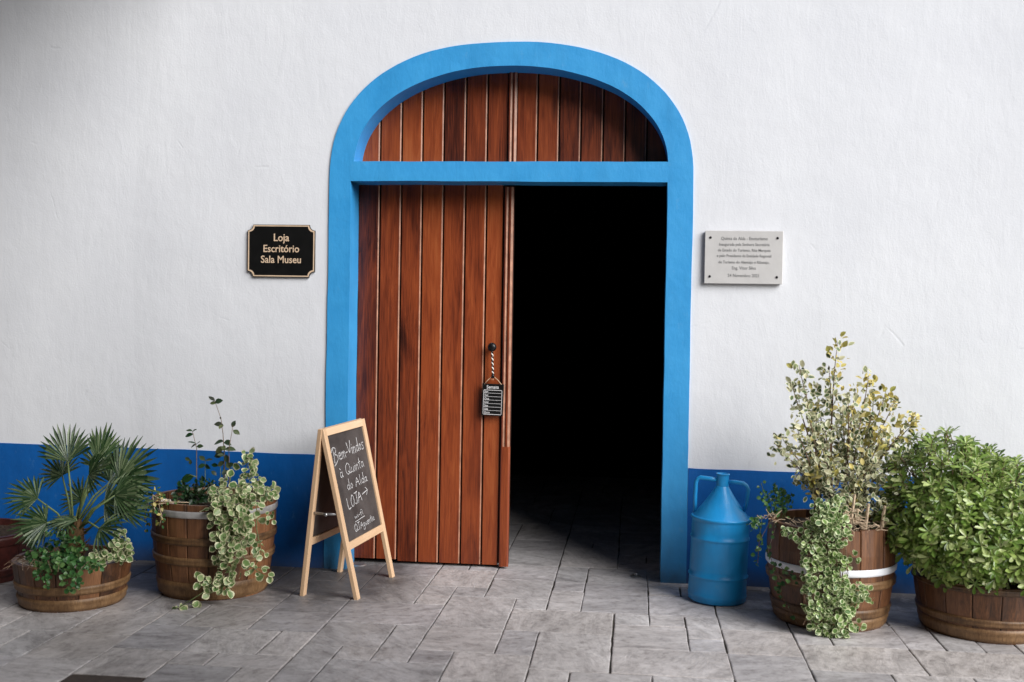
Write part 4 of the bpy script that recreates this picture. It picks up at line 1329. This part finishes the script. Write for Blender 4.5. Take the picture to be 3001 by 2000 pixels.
# ---- small-leaved trailing plant over the same barrel
pl = plant('trailing_vine', (.84, -.80, .44), 'dense small-leaved white and green vine hanging to the floor over the white-hooped barrel', 'vine')
VC = [(.828,-.76,.525,.03,.03,.05,40),(.885,-.77,.54,.05,.03,.055,70),(.81,-.81,.465,.055,.03,.04,70),(.885,-.81,.475,.05,.03,.045,70),(.72,-.80,.43,.035,.02,.02,22),(.68,-.76,.435,.02,.02,.012,8),
      (.77,-.835,.40,.045,.02,.03,55),(.85,-.835,.405,.06,.02,.04,80),(.78,-.85,.335,.055,.025,.045,85),(.865,-.85,.33,.055,.025,.04,80),(.80,-.855,.265,.06,.03,.045,100),(.88,-.86,.26,.05,.03,.045,85),
      (.80,-.855,.195,.055,.03,.045,90),(.885,-.86,.19,.06,.03,.045,95),(.955,-.86,.195,.035,.02,.025,30),(1.0,-.865,.20,.025,.015,.02,12),(.80,-.85,.125,.05,.03,.045,80),(.88,-.86,.12,.06,.03,.045,95),(.93,-.85,.13,.03,.02,.03,25),
      (.82,-.84,.06,.05,.03,.035,75),(.90,-.845,.055,.05,.03,.035,80),(.87,-.85,.02,.07,.03,.014,50)]
VC = [v[:6] + (int(v[6] * 1.05),) for v in VC]
for _ in range(46):
    x_, z_ = random.choice([(.80, .33), (.88, .30), (.82, .20), (.90, .20), (.80, .10), (.90, .10), (.85, .45), (.95, .19), (.86, .55)])
    s_ = U(-1, 1); VC.append((x_ + s_ * .085, -.85 + U(-.02, .03), max(.015, z_ + U(-.06, .06)), .012, .012, .016, 9))
L = scatter(VC, .023, (.05, -.95, .3), .7, lambda: 0, .2)
add_leaves(pl, L, 'round', [M['vine_leaf']])
mb = MB()
for _ in range(38):
    x = U(.77, .92)
    P = [Vector((x * .6 + .35, -.72, .47)), Vector((x, -.83, .43)), Vector((x + U(-.03, .03), -.85, .3)), Vector((x + U(-.04, .05), -.85, .17)), Vector((x + U(-.05, .08), -.85, U(.02, .1)))]
    mb.tube([p - pl.location for p in P], .0014, 4)
mb.build('stems', M['stem'], pl)
pl = plant('upright_sprig', (.665, -.50, .44), 'sprig of tiny green leaves standing at the left rim of the white-hooped barrel')
SC = []
mb = MB()
for (bx, bz, tx, tz, k) in ((.63, .44, .595, .60, 16), (.66, .44, .655, .60, 26), (.68, .44, .70, .585, 26), (.67, .44, .68, .56, 22), (.69, .44, .72, .54, 20), (.65, .44, .63, .55, 14), (.70, .44, .735, .56, 12), (.60, .45, .55, .41, 22), (.60, .45, .53, .43, 14), (.60, .44, .575, .36, 14)):
    b = Vector((bx, -.5, bz)); t_ = Vector((tx, -.48 if tz > .5 else -.62, tz))
    mb.tube([b - pl.location, b.lerp(t_, .5) + Vector((.003, 0, .012)) - pl.location, t_ - pl.location], .0014, 4)
    for _ in range(k):
        q = b.lerp(t_, U(.2, 1.02)) + rv(.008)
        SC.append((leaf_matrix(q, rv(1) + Vector((0, 0, .4)), Vector((0, -1, .4)) + rv(.4), .016 * U(.7, 1.3)), 0))
mb.build('stems', M['green_stem'], pl)
add_leaves(pl, SC, 'round', [M['ivy_leaf']])
pl = plant('thin_runner', (.66, -.72, .3), 'sparse runner of small leaves hanging down the shadowed side of the white-hooped barrel')
mb = MB(); SC = []
for path, k in (([(.66, -.62, .46), (.61, -.68, .33), (.64, -.72, .24), (.665, -.75, .17)], 24), ([(.63, -.62, .46), (.575, -.64, .36), (.57, -.64, .26)], 14), ([(.70, -.70, .2), (.655, -.72, .16), (.69, -.76, .10), (.73, -.78, .03)], 12), ([(.66, -.74, .27), (.70, -.80, .24), (.74, -.83, .2)], 12)):
    P = [Vector(p) for p in path]
    mb.tube([p - pl.location for p in P], .0016, 4)
    for _ in range(k):
        i = random.randrange(len(P) - 1); q = P[i].lerp(P[i + 1], rnd()) + rv(.010)
        SC.append((leaf_matrix(q, rv(1), Vector((0, -1, .3)) + rv(.4), .018 * U(.7, 1.3)), 0))
mb.build('stems', M['stem'], pl)
add_leaves(pl, SC, 'round', [M['ivy_leaf']])

# ---- big green bush on the right
bush = plant('green_bush', (1.58, -.56, .24), 'dense rounded bush of bright green leaves filling the low right tub', 'bush')
BL = []
blobs = [((1.39, -.58, .560), (.250, .25, .285)), ((1.55, -.55, .56), (.2, .2, .22)), ((1.62, -.60, .47), (.30, .28, .27)), ((1.86, -.60, .40), (.30, .28, .27)), ((1.33, -.66, .47), (.21, .2, .18)), ((1.50, -.74, .40), (.26, .20, .185)), ((1.74, -.76, .34), (.28, .2, .19)), ((2.02, -.6, .33), (.24, .24, .22))]
def inside(p, sc_=1.0):
    for c, r in blobs:
        v = ((p.x - c[0]) / r[0]) ** 2 + ((p.y - c[1]) / r[1]) ** 2 + ((p.z - c[2]) / r[2]) ** 2
        if v < sc_: return True
    return False
nw = 0
mb = MB()
while nw < 1900:
    c, r = random.choice(blobs)
    v = rv(1).normalized()
    s = U(.84, 1.10) + .22 * noise.noise(Vector((v.x * 3 + c[0] * 4, v.y * 3, v.z * 3)))
    p = Vector((c[0] + v.x * r[0] * s, c[1] + v.y * r[1] * s, c[2] + v.z * r[2] * s))
    if inside(p, .66) or p.z < .25 or p.y > -.12: continue
    if p.y < -.80 and p.z < .245 + .05 * noise.noise(p * 9): continue
    nw += 1
    ax = (v * .9 + Vector((-.25, -.15, .65)) + rv(.18)).normalized()
    e1 = ax.orthogonal().normalized(); e2 = ax.cross(e1)
    k = random.randrange(6, 10); ph = U(0, 6)
    mb.tube([p - ax * .06 - bush.location, p - bush.location], .002, 4)
    for j in range(k):
        a = ph + 2 * pi * j / k + U(-.2, .2); el = U(.15, .8)
        out_ = e1 * cos(a) + e2 * sin(a)
        d = (out_ * cos(el) + ax * sin(el)).normalized()
        BL.append((leaf_matrix(p - ax * U(0, .02), d, ax - out_ * .3, .043 * U(.55, 1.35)), 0))
for _ in range(900):
    c, r = random.choice(blobs); v = rv(1).normalized() * U(.3, .82)
    p = Vector((c[0] + v.x * r[0], min(-.1, c[1] + v.y * r[1]), max(.26, c[2] + v.z * r[2])))
    if p.y < -.8 and p.z < .32: continue
    ax = rv(1).normalized(); e1 = ax.orthogonal().normalized(); e2 = ax.cross(e1)
    for j in range(6):
        a = 2 * pi * j / 6 + U(-.2, .2)
        BL.append((leaf_matrix(p, e1 * cos(a) + e2 * sin(a) + ax * .5, ax, .046 * U(.7, 1.2)), 0))
add_leaves(bush, BL, 'obov', [M['bush_leaf']])
tw = mb
for _ in range(120):
    c, r = random.choice(blobs)
    v = rv(1).normalized(); q = Vector((c[0] + v.x * r[0] * .9, c[1] + v.y * r[1] * .9, max(.25, c[2] + v.z * r[2] * .9)))
    b = Vector((1.58 + U(-.1, .1), -.56 + U(-.08, .08), .22))
    tw.tube([b - bush.location, b.lerp(q, .5) + Vector((0, 0, .02)) - bush.location, q - bush.location], [.006, .004, .002], 5)
tw.build('twigs', M['stem'], bush)

# ------------------------------------------------------------------ small floor fittings
mb = MB(); mb.lathe([(.0001, .006), (.030, .0065), (.038, .009), (.043, .0045), (.047, .001)], 24)
o = mb.build('floor_bolt_socket', M['steel'], None, True); o.location = (-1.455, .10, 0)
tag(o, 'round metal floor socket by the foot of the closed door leaf', 'floor fitting')
mb = MB(); mb.lathe([(.0001, .004), (.016, .005), (.024, .006), (.030, .001)], 20); mb.box(-.008, .010, -.004, .004, .004, .016)
o = mb.build('floor_catch', M['steel'], None, True); o.location = (.028, .11, 0)
tag(o, 'small metal floor catch inside the dark open doorway', 'floor fitting')
